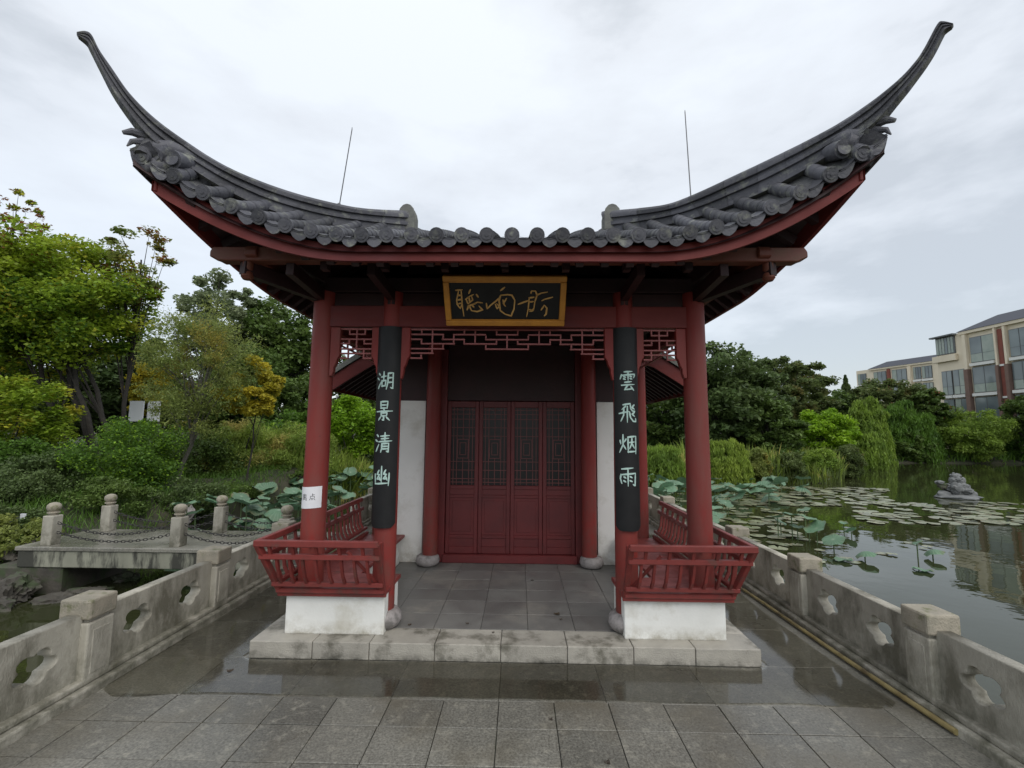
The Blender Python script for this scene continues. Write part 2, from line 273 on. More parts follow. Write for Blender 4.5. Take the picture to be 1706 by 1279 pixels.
def ob(name, mb, m, parent=None, smooth=False, bevel=0, kind=None, recenter=True, seg=1):
    v = np.array(mb.v, dtype=float)
    c = Vector(((v[:,0].min()+v[:,0].max())/2, (v[:,1].min()+v[:,1].max())/2, v[:,2].min())) if recenter else Vector((0,0,0))
    me = bpy.data.meshes.new(name); me.from_pydata((v-np.array(c)).tolist(), [], mb.f); me.update()
    import bmesh
    bm = bmesh.new(); bm.from_mesh(me); bmesh.ops.recalc_face_normals(bm, faces=bm.faces); bm.to_mesh(me); bm.free()
    me.materials.append(MT[m] if isinstance(m, str) else m)
    if smooth:
        me.shade_smooth(); me.set_sharp_from_angle(angle=R(40))
    o = bpy.data.objects.new(name, me); put(o, c, parent)
    if bevel:
        b = o.modifiers.new('bevel', 'BEVEL'); b.width = bevel; b.segments = seg; b.limit_method = 'ANGLE'
    if kind: o['kind'] = kind
    return o
def dup(o, wl, parent, rz=0, sc_=None):
    c = o.copy(); put(c, wl, parent)
    if rz: c.rotation_euler.z = rz
    if sc_: c.scale = (sc_,)*3
    return c
def tag(o, label, cat, group=None, kind=None):
    if label: o['label'] = label
    if cat: o['category'] = cat
    if group: o['group'] = group
    if kind: o['kind'] = kind
    return o
def thing(name, loc, label, cat, group=None):
    o = bpy.data.objects.new(name, None); o.empty_display_size = .2; put(o, loc, None); return tag(o, label, cat, group)
def part_empty(name, loc, parent):
    o = bpy.data.objects.new(name, None); o.empty_display_size = .1; return put(o, loc, parent)
B = lambda *a: MB().box(*a)

#@@STRUCT
# ================================================================== THE PAVILION
XC, YC, YB = 1.512, 3.70, 5.47          # outer column lines
RX, RY = 1.41, 3.45                    # where the hips cross the corner
IC = .94                                # inner columns
S = .118                                # height of the step
PV = thing('pavilion', (0, 4.46, 0), 'red timber waterside pavilion with sweeping upturned grey tile roof and white plinths', 'pavilion')
# platform
plat = ob('platform', B(-1.785, 1.785, 3.43, 12.2, -.02, S-.02), 'step', PV)
xs = [-1.80, -1.35, -.945, -.482, -.016, .452, .915, 1.345, 1.80]
for i in range(8):
    x0, x1 = xs[i]+.0022, xs[i+1]-.0022; y1 = 3.67 if 1 <= i <= 6 else 3.67
    dz = rnd.uniform(-.0015, .0015)
    ob('edge_stone', B(x0, x1, 3.41+rnd.uniform(0, .004), y1, .0, S+dz), 'step', plat, bevel=.006, seg=2)
for s in (-1, 1):
    y = 3.675
    while y < 12:
        ob('side_stone', B(*(sorted((s*1.62, s*1.80))), y, min(y+.62, 12.2), 0, S), 'step', plat, bevel=.005); y += .625
nx, y = 9, 3.675
ty = .2967; tx = 3.236/nx
for j in range(6):
    for i in range(nx):
        x0 = -1.618+i*tx; ob('floor_tile', B(x0+.0015, x0+tx-.0015, y+.0015, y+ty-.0015, .06, S-.003+rnd.uniform(-.0012, .0012)), 'floor', plat, bevel=.002)
    y += ty
# columns
def column(x, y, zb, zt, r=.084):
    c = ob('column', MB().lathe([(r, 0), (r*1.0, .8), (r*.965, 1.7), (r*.93, zt-zb)], (x, y, zb), 28), 'red', PV, smooth=True)
    return c
def drum(c, x, y, k=1.0):
    ob('column_base', MB().lathe([(.09*k, 0), (.125*k, .02), (.148*k, .06), (.142*k, .10), (.118*k, .128), (.10*k, .138)], (x, y, S-.004), 26), 'drum', c, smooth=True)
for s in (-1, 1):
    c = column(s*XC, YC, S, 2.74, .093); drum(c, s*XC, YC, .9)
    c = column(s*IC, YC, S+.13, 2.74, .086); drum(c, s*IC, YC)
    c = column(s*.90, YB-.10, S+.10, 2.62, .085)
    ob('column_base', MB().lathe([(.085, 0), (.12, .02), (.135, .055), (.125, .10), (.105, .118)], (s*.92, YB-.12, S-.004), 26), 'drum', c, smooth=True)
    c = column(s*XC, YB, S, 2.66); drum(c, s*XC, YB, .8)
# beams
def beam(x0, x1, y0, y1, z0, z1, m='beamred', n='beam', bv=.004): return ob(n, B(x0, x1, y0, y1, z0, z1), m, PV, bevel=bv)
beam(-XC, XC, YC-.05, YC+.05, 2.449, 2.624)
for s in (-1, 1):
    beam(*sorted((s*(XC-.04), s*(XC+.04))), YC+.055, YB-.05, 2.449, 2.624)
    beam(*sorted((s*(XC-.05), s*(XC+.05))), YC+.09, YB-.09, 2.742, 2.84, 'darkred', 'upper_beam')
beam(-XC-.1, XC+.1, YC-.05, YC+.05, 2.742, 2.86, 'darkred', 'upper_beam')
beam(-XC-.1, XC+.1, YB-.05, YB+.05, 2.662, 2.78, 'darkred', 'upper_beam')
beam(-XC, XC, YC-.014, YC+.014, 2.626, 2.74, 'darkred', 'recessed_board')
for s in (-1, 1):
    for x in (XC, IC): beam(s*x-.03, s*x+.03, YC-.08, YC+.04, 2.626, 2.74, 'darkred', 'block')
# eave purlins with rounded projecting ends
zP = 2.775; o_ = .35
def purlin(side):
    if side in ('f', 'b'):
        y = RY-o_ if side == 'f' else YB+o_; X = 2.06
        poly = [(-X+.02, zP+.10), (-X, zP+.07), (-X, zP+.03), (-X+.03, zP+.02), (-X+.07, zP), (X-.07, zP), (X-.03, zP+.02), (X, zP+.03), (X, zP+.07), (X-.02, zP+.10)]
        ob('eave_purlin', MB().prism(poly, 1, y-.045, y+.045), 'purlin', PV, bevel=.006)
        for x in [k*.42 for k in range(-3, 4)]:
            ob('purlin_block', B(x-.025, x+.025, y-.03, y+.03, zP-.055, zP-.002), 'darkred', PV)
    else:
        s = side; x = s*(RX+o_); y0, y1 = RY-.42, YB+.42
        poly = [(y0+.02, zP+.10+.004), (y0, zP+.07), (y0, zP+.03), (y0+.06, zP+.004), (y1-.06, zP+.004), (y1, zP+.03), (y1, zP+.07), (y1-.02, zP+.104)]
        ob('eave_purlin', MB().prism(poly, 0, x-.043, x+.043), 'purlin', PV, bevel=.006)
for q in ('f', 'b', -1, 1): purlin(q)
for s in (-1, 1):
    for yy, d in ((YC, -1), (YB, 1)):
        py_ = RY-.35 if d < 0 else YB+.35
        ob('bracket_arm', MB().bar((s*XC, yy, 2.70), (s*(RX+.42), py_-.03*-d, 2.735), .06, .10), 'darkred', PV)
        ob('pendant', MB().lathe([(.028, 0), (.042, .02), (.034, .05), (.024, .06), (.036, .075), (.036, .13)], (s*(RX+.40), py_, 2.652), 12), 'purlin', PV, smooth=True)
        for xx in (XC, IC): ob('bracket_arm', MB().bar((s*xx, yy, 2.70), (s*xx, py_, 2.735), .055, .09), 'darkred', PV)
# ------------------------------------------------ roof geometry
YM = 4.46
KZ = {-1: .255, 1: .298}
def eave(side, s_):
    "side f,b,l,r; s_ = coordinate along the eave"
    if side in 'fb':
        sg = 1 if s_ > 0 else -1; a = max(0, abs(s_)-.95); d = 1.63+.14*a*a
        y = YM-d if side == 'f' else YM+d; return Vector((s_, y, 2.864+KZ[sg]*a*a))
    sg = 1 if side == 'r' else -1; a = max(0, abs(s_-YM)-.56)
    return Vector((sg*(2.03+.14*a*a), s_, 2.864+KZ[sg]*a*a))
HX = [.94, 1.25, 1.49, 1.7, 1.9, 2.07, 2.2, 2.30]; HZ = {-1: [3.42, 3.30, 3.235, 3.225, 3.245, 3.29, 3.37, 3.44], 1: [3.42, 3.32, 3.29, 3.29, 3.32, 3.36, 3.42, 3.48]}
def hipz(sg, x): return float(np.interp(abs(x), HX, HZ[sg]))
def rtop(side, s_):
    if side in 'fb':
        sg = 1 if s_ > 0 else -1
        if abs(s_) <= .95: return Vector((s_, YM, 3.50))
        d = 1.01+(abs(s_)-RX); return Vector((s_, YM-d if side == 'f' else YM+d, hipz(sg, s_)))
    sg = 1 if side == 'r' else -1; q = abs(s_-YM)
    if q <= .55: return Vector((sg*.95, s_, 3.43))
    return Vector((sg*(.40+q), s_, hipz(sg, .40+q)))
def surf(side, s_, u, off=0.0):
    a, b = eave(side, s_), rtop(side, s_); L_ = (b-a).length
    p = a.lerp(b, u); long_ = side in 'fb' and abs(s_) <= .95
    p.z += (.02 if long_ else -.03*min(1, L_))*math.sin(math.pi*u) + off
    return p
LIM = {'f': (-2.25, 2.25), 'b': (-2.25, 2.25), 'l': (YM-1.85, YM+1.85), 'r': (YM-1.85, YM+1.85)}
def tile_line(side, s_, r, off, u0=0., u1=1., nseg=6):
    return [surf(side, s_, u0+(u1-u0)*i/nseg, off) for i in range(nseg+1)]
SP = .161
outv = {'f': Vector((0,-1,0)), 'b': Vector((0,1,0)), 'l': Vector((-1,0,0)), 'r': Vector((1,0,0))}
roof = ob('roof_deck', MB().box(-.9, .9, YM-.5, YM+.5, 3.0, 3.3), 'darkred', PV)
for side in 'fblr':
    a, b = LIM[side]; n = 60
    ss = [a+(b-a)*i/n for i in range(n+1)]
    # pan surface (troughed between the rows) and soffit under it
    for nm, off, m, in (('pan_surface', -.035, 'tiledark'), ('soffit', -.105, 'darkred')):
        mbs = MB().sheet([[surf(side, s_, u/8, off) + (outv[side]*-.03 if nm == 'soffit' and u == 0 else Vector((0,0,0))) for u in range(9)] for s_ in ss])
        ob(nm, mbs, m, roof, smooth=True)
    # fascia
    rows = []
    for s_ in ss[1:-1]:
        p = eave(side, s_); o1 = p-outv[side]*.055; o2 = p-outv[side]*.085; aa = abs(s_ - (0 if side in 'fb' else YM)); k = .156+.02*max(0, aa-.95)
        rows.append([o1+Vector((0,0,-.05)), o1+Vector((0,0,-k)), o2+Vector((0,0,-k)), o2+Vector((0,0,-.05)), o1+Vector((0,0,-.05))])
    ob('fascia_board', MB().sheet(rows), 'beamred', roof, smooth=True)
    # tile rows
    c0 = .05 if side in 'fb' else YM+.03
    kmin = math.ceil((a+.035-c0)/SP); kmax = math.floor((b-.035-c0)/SP)
    for k in range(kmin, kmax+1):
        s_ = c0+k*SP; L_ = (rtop(side, s_)-eave(side, s_)).length
        if side == 'b' and k % 1: continue
        nseg = max(2, int(L_/.09))
        mb = MB(); pts = tile_line(side, s_, 0, -.006, 0, 1, nseg)
        # separate barrel tiles: each one slightly wider at its lower end
        for i in range(nseg):
            mb.tube([pts[i], pts[i+1]+(pts[i+1]-pts[i])*.06], [.0440, .0415], 10 if side == 'f' else 8, caps=(i == 0))
        tr = ob('tile_row', mb, 'tile', roof, smooth=True)
        t = (-outv[side]+Vector((0, 0, .22))).normalized(); mb = MB()
        mb.tube([pts[0]-t*.012, pts[0]+t*.008], [.0485, .0485], 16); mb.tube([pts[0]-t*.0155, pts[0]-t*.0118], [.032, .034], 12)
        mb.tube([pts[0]-t*.018, pts[0]-t*.0118], [.012, .014], 8)
        rim = [pts[0]-t*.012]
        me = ob('end_disc', mb, 'tile', tr, smooth=True)
    for k in range(kmin-1, kmax+1):
        s_ = c0+(k+.5)*SP
        if not (a < s_ < b): continue
        p = eave(side, s_)+Vector((0,0,-.018)); al = Vector((1,0,0)) if side in 'fb' else Vector((0,1,0))
        q = surf(side, s_, .08, -.018); sl_ = (eave(side, s_+.04)-eave(side, s_-.04)).normalized()
        prof = [(-.058, .004), (-.052, -.016), (-.036, -.042), (-.015, -.056), (0, -.06), (.015, -.056), (.036, -.042), (.052, -.016), (.058, .004)]
        fr = [p+sl_*x+Vector((0,0,z-.008)) for x, z in prof]; bk = [v-outv[side]*.016+Vector((0,0,.004)) for v in fr]
        nn_ = len(prof); mb = MB().add(fr+bk, [tuple(range(nn_)), tuple(range(2*nn_-1, nn_-1, -1))]+[(i, i+nn_, i+nn_+1, i+1) for i in range(nn_-1)]+[(0, nn_-1, 2*nn_-1, nn_)])
        # upper lip of the pan tile
        lip = [p+sl_*x+outv[side]*.004+Vector((0,0,.018*(abs(x)/.06)**2-.004)) for x in (-.06, -.03, 0, .03, .06)]; lip2 = [v-outv[side]*.12+Vector((0,0,.05)) for v in lip]
        mb.sheet([lip, lip2]); mb.sheet([[v+Vector((0,0,-.01)) for v in lip], [v+Vector((0,0,-.01)) for v in lip2]])
        ob('drip_tile', mb, 'tile', roof, smooth=True)
    # rafters
    rs = .165; k0 = math.ceil((a+.12)/rs); k1 = math.floor((b-.12)/rs)
    for k in range(k0, k1+1):
        s_ = k*rs; L_ = (rtop(side, s_)-eave(side, s_)).length; ue = min(1, .95/L_)
        mb = MB(); pts = [surf(side, s_, ue*i/4, -.145 if i else -.150)-outv[side]*(.095 if i == 0 else 0) for i in range(5)]
        for i in range(4):
            if (pts[i+1]-pts[i]).dot(-outv[side]) > .01: mb.bar(pts[i], pts[i+1], .05, .06)
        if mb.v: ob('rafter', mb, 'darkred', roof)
# hip ridges -------------------------------------------------
prof = [(0, 1.0), (.13, 1.0), (.15, .72), (.36, .72), (.38, .98), (.50, 1.0), (.52, .74), (.64, .74), (.66, 1.04), (.80, 1.10), (.92, .85), (1, .30)]
TOPL = [(.90, 3.585), (1.19, 3.457), (1.38, 3.405), (1.608, 3.371), (1.81, 3.371), (1.947, 3.397), (2.076, 3.457), (2.196, 3.533), (2.289, 3.632), (2.358, 3.756), (2.399, 3.83), (2.426, 3.90), (2.447, 3.905), (2.470, 3.878)]
TOPR = [(.86, 3.60), (1.244, 3.455), (1.42, 3.436), (1.708, 3.473), (1.90, 3.502), (2.0, 3.52), (2.111, 3.549), (2.226, 3.604), (2.32, 3.672), (2.375, 3.74), (2.405, 3.80), (2.447, 3.905), (2.465, 3.908), (2.493, 3.868)]
BOT = {-1: [(.90, 3.40), (1.25, 3.30), (1.494, 3.24), (1.706, 3.225), (1.897, 3.25), (2.02, 3.29), (2.12, 3.34), (2.21, 3.40), (2.285, 3.50), (2.341, 3.60), (2.385, 3.71), (2.425, 3.815), (2.437, 3.842), (2.463, 3.858)],
       1: [(.90, 3.40), (1.25, 3.32), (1.494, 3.29), (1.706, 3.30), (1.90, 3.33), (2.02, 3.36), (2.13, 3.40), (2.235, 3.46), (2.315, 3.56), (2.375, 3.65), (2.425, 3.74), (2.462, 3.835), (2.470, 3.85), (2.488, 3.856)]}
WID = [.062, .062, .062, .062, .060, .058, .055, .05, .042, .034, .030, .028, .026, .018]
def resample(pts, n):
    P = np.array(pts); d = np.r_[0, np.cumsum(np.hypot(*np.diff(P, axis=0).T))]; t = np.linspace(0, d[-1], n)
    return [(float(np.interp(q, d, P[:,0])), float(np.interp(q, d, P[:,1]))) for q in t], [float(x) for x in np.interp(t, d, WID)]
def smooth_curve(pts, n):
    P = [Vector((a, b, 0)) for a, b in pts]; o = []
    m = len(P)-1
    for i in range(n+1):
        t = i/n*m; k = min(int(t), m-1); f = t-k; p0, p1, p2, p3 = P[max(k-1, 0)], P[k], P[k+1], P[min(k+2, m)]
        q = .5*((2*p1)+(p2-p0)*f+(2*p0-5*p1+4*p2-p3)*f*f+(3*p1-p0-3*p2+p3)*f**3); o.append((q.x, q.y))
    return o
for sg in (-1, 1):
    for fb in (-1, 1):
        tp = smooth_curve(TOPL if sg < 0 else TOPR, 78); bt = smooth_curve(BOT[sg], 78)
        wd = list(np.interp(np.linspace(0, 13, 79), range(14), WID))
        def rp(x, z, w_):  # point on the diagonal plane, pushed sideways by w_
            t = x-RX; X, Y = sg*(RX+t), (RY-t if fb < 0 else YB+t)
            nrm = Vector((1, -fb*sg*-1, 0)); nrm = Vector((fb*-1*sg*-1, 1, 0)) if False else Vector((1, sg*(-fb), 0)); nrm.normalize()
            return Vector((X, Y, z))+nrm*w_
        def ring(i, grow=1.0, inset=0.0):
            (x1, z1), (x0, z0) = tp[i], bt[i]; out_ = []
            z0 -= .06*max(0, min(1, (2.3-x0)/.5))
            for h, k in prof: out_.append(rp(x0+(x1-x0)*h, z0+(z1-z0)*h, wd[i]*k*grow))
            for h, k in reversed(prof): out_.append(rp(x0+(x1-x0)*h, z0+(z1-z0)*h, -wd[i]*k*grow))
            return out_
        def seg_mesh(i0, i1, grow=1.0):
            rr = [ring(i, grow) for i in range(i0, i1+1)]; n = len(rr[0]); mb = MB()
            P = [p for r_ in rr for p in r_]
            Fc = [(i*n+k, i*n+(k+1)%n, (i+1)*n+(k+1)%n, (i+1)*n+k) for i in range(len(rr)-1) for k in range(n)]
            Fc += [tuple(range(n)), tuple(range(len(P)-1, len(P)-n-1, -1))]
            return mb.add(P, Fc)
        hr = ob('hip_ridge', seg_mesh(0, 78, .9), 'mortar', roof, smooth=False)
        i = 0; L0 = 0
        while i < 78:
            j = min(78, i+(4 if i < 52 else 6)); m_ = seg_mesh(i, j)
            # shrink each piece a hair along the ridge so that the joints read
            c_ = sum((Vector(v) for v in m_.v), Vector())/len(m_.v)
            kk = .985; ax = (Vector(m_.v[-1])-Vector(m_.v[0])).normalized()
            m_.v = [tuple(Vector(v)-ax*((Vector(v)-c_).dot(ax))*(1-kk)) for v in m_.v]
            ob('ridge_tile', m_, 'tile', hr, smooth=True); i = j
        # corner ornament: curling leaves below the horn
        cx_, cy_ = sg*2.215, (YM-1.805 if fb < 0 else YM+1.805); dd = Vector((sg, fb, 0)).normalized(); z0 = 3.40 if sg < 0 else 3.46
        base = Vector((cx_, cy_, z0)); mb = MB()
        mb.tube([base-dd*.10, base+dd*.02+Vector((0,0,.015)), base+dd*.085+Vector((0,0,.010)), base+dd*.125-Vector((0,0,.014))], [.03, .032, .024, .012], 8)
        mb.tube([base-dd*.08-Vector((0,0,.05)), base+dd*.03-Vector((0,0,.03)), base+dd*.08-Vector((0,0,.05)), base+dd*.10-Vector((0,0,.09))], [.03, .028, .016, .004], 8)
        for side_ in ((Vector((0, fb, 0)), Vector((-sg, 0, 0))), (Vector((sg, 0, 0)), Vector((0, -fb, 0)))):
            o_d, al_ = side_; q0 = base-dd*.03+al_*.02-Vector((0,0,.115)); q1 = base-dd*.03+al_*.13-Vector((0,0,.125))
            mb.tube([q0-o_d*.10+Vector((0,0,.05)), q0+o_d*.03], [.055, .058], 16); mb.tube([q0+o_d*.028, q0+o_d*.035], [.042, .042], 16)
            mb.tube([q1-o_d*.12+Vector((0,0,.05)), q1+o_d*.012], [.055, .056], 16); mb.tube([q1+o_d*.010, q1+o_d*.018], [.040, .040], 16)
        mb.tube([base-dd*.12-Vector((0,0,.13)), base+dd*.01-Vector((0,0,.185)), base+dd*.03-Vector((0,0,.17))], [.06, .06, .03], 12)
        mb.tube([base-dd*.25-Vector((0,0,.02)), base-dd*.10-Vector((0,0,.03)), base-dd*.0-Vector((0,0,.06))], [.05, .075, .05], 12)
        ob('corner_ornament', mb, 'tile', roof, smooth=True)
        ob('corner_beam', MB().bar(Vector((sg*XC, YC if fb < 0 else YB, 2.86)), base-dd*.06-Vector((0,0,.19)), .09, .12), 'darkred', PV, bevel=.008)
# gable ridges with pale end blocks, curled top roof
for sg in (-1, 1):
    xg = sg*.93; ya = 3.93
    for fb in (-1, 1):
        pts = []
        for i in range(7):
            y = YM+fb*(YM-ya)*(1-i/6); u = (YM-1.63 - (YM-abs(YM-y)))/-1.63
            q = surf('f' if fb < 0 else 'b', sg*.94, 1-abs(y-YM)/1.63); pts.append(Vector((xg, y, q.z)))
        mb = MB()
        for p0, p1 in zip(pts, pts[1:]): mb.bar(p0+Vector((0,0,.055)), p1+Vector((0,0,.055)), .10, .15)
        gr = ob('gable_ridge', mb, 'tile', roof)
        e0 = pts[0]; ya_ = e0.y
        cap_ = [(-.065, -.06), (-.065, .07), (-.055, .115), (-.03, .145), (0, .155), (.03, .145), (.055, .115), (.065, .07), (.065, -.06)]
        mb = MB()
        for d0, d1, k in ((-.10, .0, 1.12), (.0, .03, 1.0), (.03, .05, 1.12)):
            ys = sorted((ya_ + fb*d for d in (d0, d1))); mb.prism([(xg-sg*.02+a_*k, 3.425+(b_+.02)*k) for a_, b_ in cap_], 1, ys[0], ys[1])
        ob('ridge_end_block', mb, 'mortar', gr, bevel=.006)
    mb = MB(); n = 12; tri = [(YM-.54, 3.36)]+[(YM-.54+1.08*i/n, float(surf('f', sg*.9, 1-abs(-.54+1.08*i/n)/1.63).z)-.02) for i in range(n+1)]+[(YM+.54, 3.36)]
    ob('gable_wall', MB().prism(tri, 0, *sorted((sg*.90, sg*.945))), 'plaster2', PV)
for (x, y, z), (x2, y2, z2) in (((-1.355, 3.50, 3.38), (-1.28, 3.50, 4.075)), ((1.43, 3.44, 3.40), (1.405, 3.44, 4.17))):
    mb = MB().tube([(x, y, z), (x2, y2, z2-.02), (x2, y2, z2)], [.0048, .004, .002], 6); mb.lathe([(.014, 0), (.012, .02)], (x, y, z+.02), 8)
    ob('lightning_rod', mb, 'metal', PV)
# ceiling boards over the porch
ob('ceiling', B(-XC, XC, YC+.05, YB+.05, 2.80, 2.83), 'darkred', PV)
for k in range(8): ob('ceiling_batten', B(-XC+.05, XC-.05, YC+.18+k*.25, YC+.22+k*.25, 2.765, 2.798), 'darkred', PV)
# ------------------------------------------------ hanging fretwork
def fret(cx_, hs, vs_, yy, u=.000951, z0=2.378, th=.012):
    mb = MB(); t = th/2
    for yv, a, b in hs: mb.box(cx_+a*u-t, cx_+b*u+t, yy-.010, yy+.010, z0-(yv-40)*u-t, z0-(yv-40)*u+t)
    for xv, a, b in vs_: mb.box(cx_+xv*u-t, cx_+xv*u+t, yy-.0085, yy+.0085, z0-(b-40)*u+t, z0-(a-40)*u-t)
    return mb
H = [(83, -815, -545), (83, -455, -185), (125, -815, -730), (125, -550, -365), (163, -730, -450), (163, -365, -90), (207, -815, -540), (245, -815, -630), (288, -815, -725)]
V = [(-730, 40, 83), (-730, 125, 163), (-730, 250, 288), (-637, 40, 245), (-545, 83, 125), (-545, 163, 207), (-455, 83, 163), (-365, 40, 83), (-365, 125, 163), (-272, 40, 163), (-180, 83, 125), (-180, 163, 207), (-90, 40, 83), (-90, 125, 163)]
H2 = H+[(y_, -b, -a) for y_, a, b in H]+[(40, -815, 815), (83, -90, 90), (125, -180, 180), (207, -180, 180)]
V2 = V+[(-x_, a, b) for x_, a, b in V]+[(0, 83, 207)]
fz = 2.431
ob('hanging_fretwork', fret(-.0, H2, V2, YC-.03, z0=fz), 'lattice', PV, bevel=.002)
hS = [(40, -127, 127), (83, -62, 68), (125, -127, 127), (163, 63, 127), (163, -127, -62), (207, -127, 127), (245, -127, 127), (285, -127, -67), (285, 63, 127)]
vS = [(-62, 40, 83), (68, 40, 83), (-62, 125, 163), (63, 125, 163), (0, 40, 207), (-67, 207, 285), (63, 207, 285)]
for s in (-1, 1):
    fw_ = ob('hanging_fretwork', fret(s*1.223, hS, vS, YC-.03, z0=fz, u=.00098), 'lattice', PV, bevel=.002)
    def stile(x0, x1, foot, flip):
        # board with an ogee foot, foot turned towards the column
        a, b = (x0, x1) if not flip else (x1, x0); z = fz+.012
        poly = [(a, z), (b, z), (b, z-.235), (b+(a-b)*.22, z-.26), (b+(a-b)*.35, z-.30), (b+(a-b)*.55, z-.33), (b+(a-b)*.55, z-.36), (b+(a-b)*.72, z-foot), (a, z-foot)]
        ob('fretwork_stile', MB().prism(poly, 1, YC-.055, YC-.005), 'red', PV, bevel=.004)
    stile(s*1.430, s*1.352, .40, False); stile(s*1.016, s*1.094, .40, False); stile(s*.864, s*.782, .42, False)
    # fretwork on the flanks of the porch
    mb = MB()
    for z in (2.42, 2.37): mb.box(s*XC-.009, s*XC+.009, YC+.10, YB-.12, z-.006, z+.006)
    for k in range(14): mb.box(s*XC-.008, s*XC+.008, YC+.12+k*.137-.006, YC+.12+k*.137+.006, 2.37, 2.42)
    ob('hanging_fretwork', mb, 'lattice', PV)
# ------------------------------------------------ plinths and leaning benches
for s in (-1, 1):
    X = lambda a, b: sorted((s*a, s*b))
    pl = ob('plinth', B(*X(.882, 1.618), 3.54, 3.92, S-.003, .398), 'plaster', PV, bevel=.008, seg=2)
    ob('plinth', B(*X(1.25, 1.6175), 3.922, YB-.08, S-.003, .398), 'plaster', PV, bevel=.008)
    bn = ob('bench', B(*X(.868, 1.65), 3.515, 3.95, .40, .432), 'redbench', PV, bevel=.005)
    ob('seat_board', B(*X(1.20, 1.652), 3.952, YB-.06, .401, .432), 'redbench', bn, bevel=.005)
    ob('seat_edge', B(*X(.862, 1.664), 3.494, 3.514, .396, .428), 'redbench', bn, bevel=.003)
    # leaning back: front run
    yb_, yt_ = 3.505, 3.305; zb_, zt_ = .43, .815
    def fp(x, h): return Vector((s*x, yb_+(yt_-yb_)*h**.8, zb_+(zt_-zb_)*h))
    def sp(y, h): return Vector((s*(1.645+.088*h**.8), y, zb_+(zt_-zb_)*h))
    xo = lambda h: 1.645+.088*h**.8
    for h, th in ((1, .045), (.74, .037), (.17, .032), (.03, .034)):
        nm = 'top_rail' if h == 1 else 'middle_rail' if h == .74 else 'bottom_rail'
        ob(nm, MB().bar(fp(.872, h), fp(xo(h)+.018, h), .040, th), 'redbench', bn, bevel=.005)
        y0 = fp(1, h).y
        ob(nm, MB().bar(sp(y0+.018, h), sp(YB-.02, h), .040, th), 'redbench', bn, bevel=.005)
    ob('corner_post', MB().bar(fp(xo(0), 0), fp(xo(1), 1), .045, .04), 'redbench', bn, bevel=.004)
    ob('end_post', MB().bar(fp(.885, 0), fp(.885, 1.02), .04, .038), 'redbench', bn, bevel=.004)
    ob('end_stay', MB().bar((s*.90, 3.50, .45), (s*.90, 3.44, .80), .035, .03), 'redbench', bn)
    def spindle(fn, t, d):
        pts = []
        for h, o2 in ((.16, 0), (.35, .018), (.55, .012), (.76, 0)): pts.append(fn(t, h)+Vector(d)*o2)
        mb = MB()
        for p0, p1 in zip(pts, pts[1:]): mb.bar(p0, p1, .018, .022, up=(0, 1, .3) if fn is fp else (1, 0, .3))
        ob('spindle', mb, 'redbench', bn)
    for k in range(8): spindle(fp, .965+k*.092, (0, -1, 0))
    for k in range(5): ob('spindle', MB().bar(fp(.99+k*.165, .76), fp(.99+k*.165, 1), .02, .02, up=(0,1,0)), 'redbench', bn)
    for k in range(20): spindle(sp, 3.56+k*.095, (s, 0, 0))
    for k in range(12): ob('spindle', MB().bar(sp(3.52+k*.165, .76), sp(3.52+k*.165, 1), .02, .02, up=(1,0,0)), 'redbench', bn)
    # slanting tie rods from the rail to the column
    ob('tie_rod', MB().bar((s*(XC+.05), YC-.02, .70), (s*1.70, 3.34, .80), .018, .018), 'redbench', bn)
    ob('tie_rod', MB().bar((s*(XC), YC-.05, .72), (s*1.30, 3.30, .80), .018, .018), 'redbench', bn)
    ob('tie_rod', MB().bar((s*.90, 3.52, .45), (s*1.10, 3.33, .76), .020, .020), 'redbench', bn)
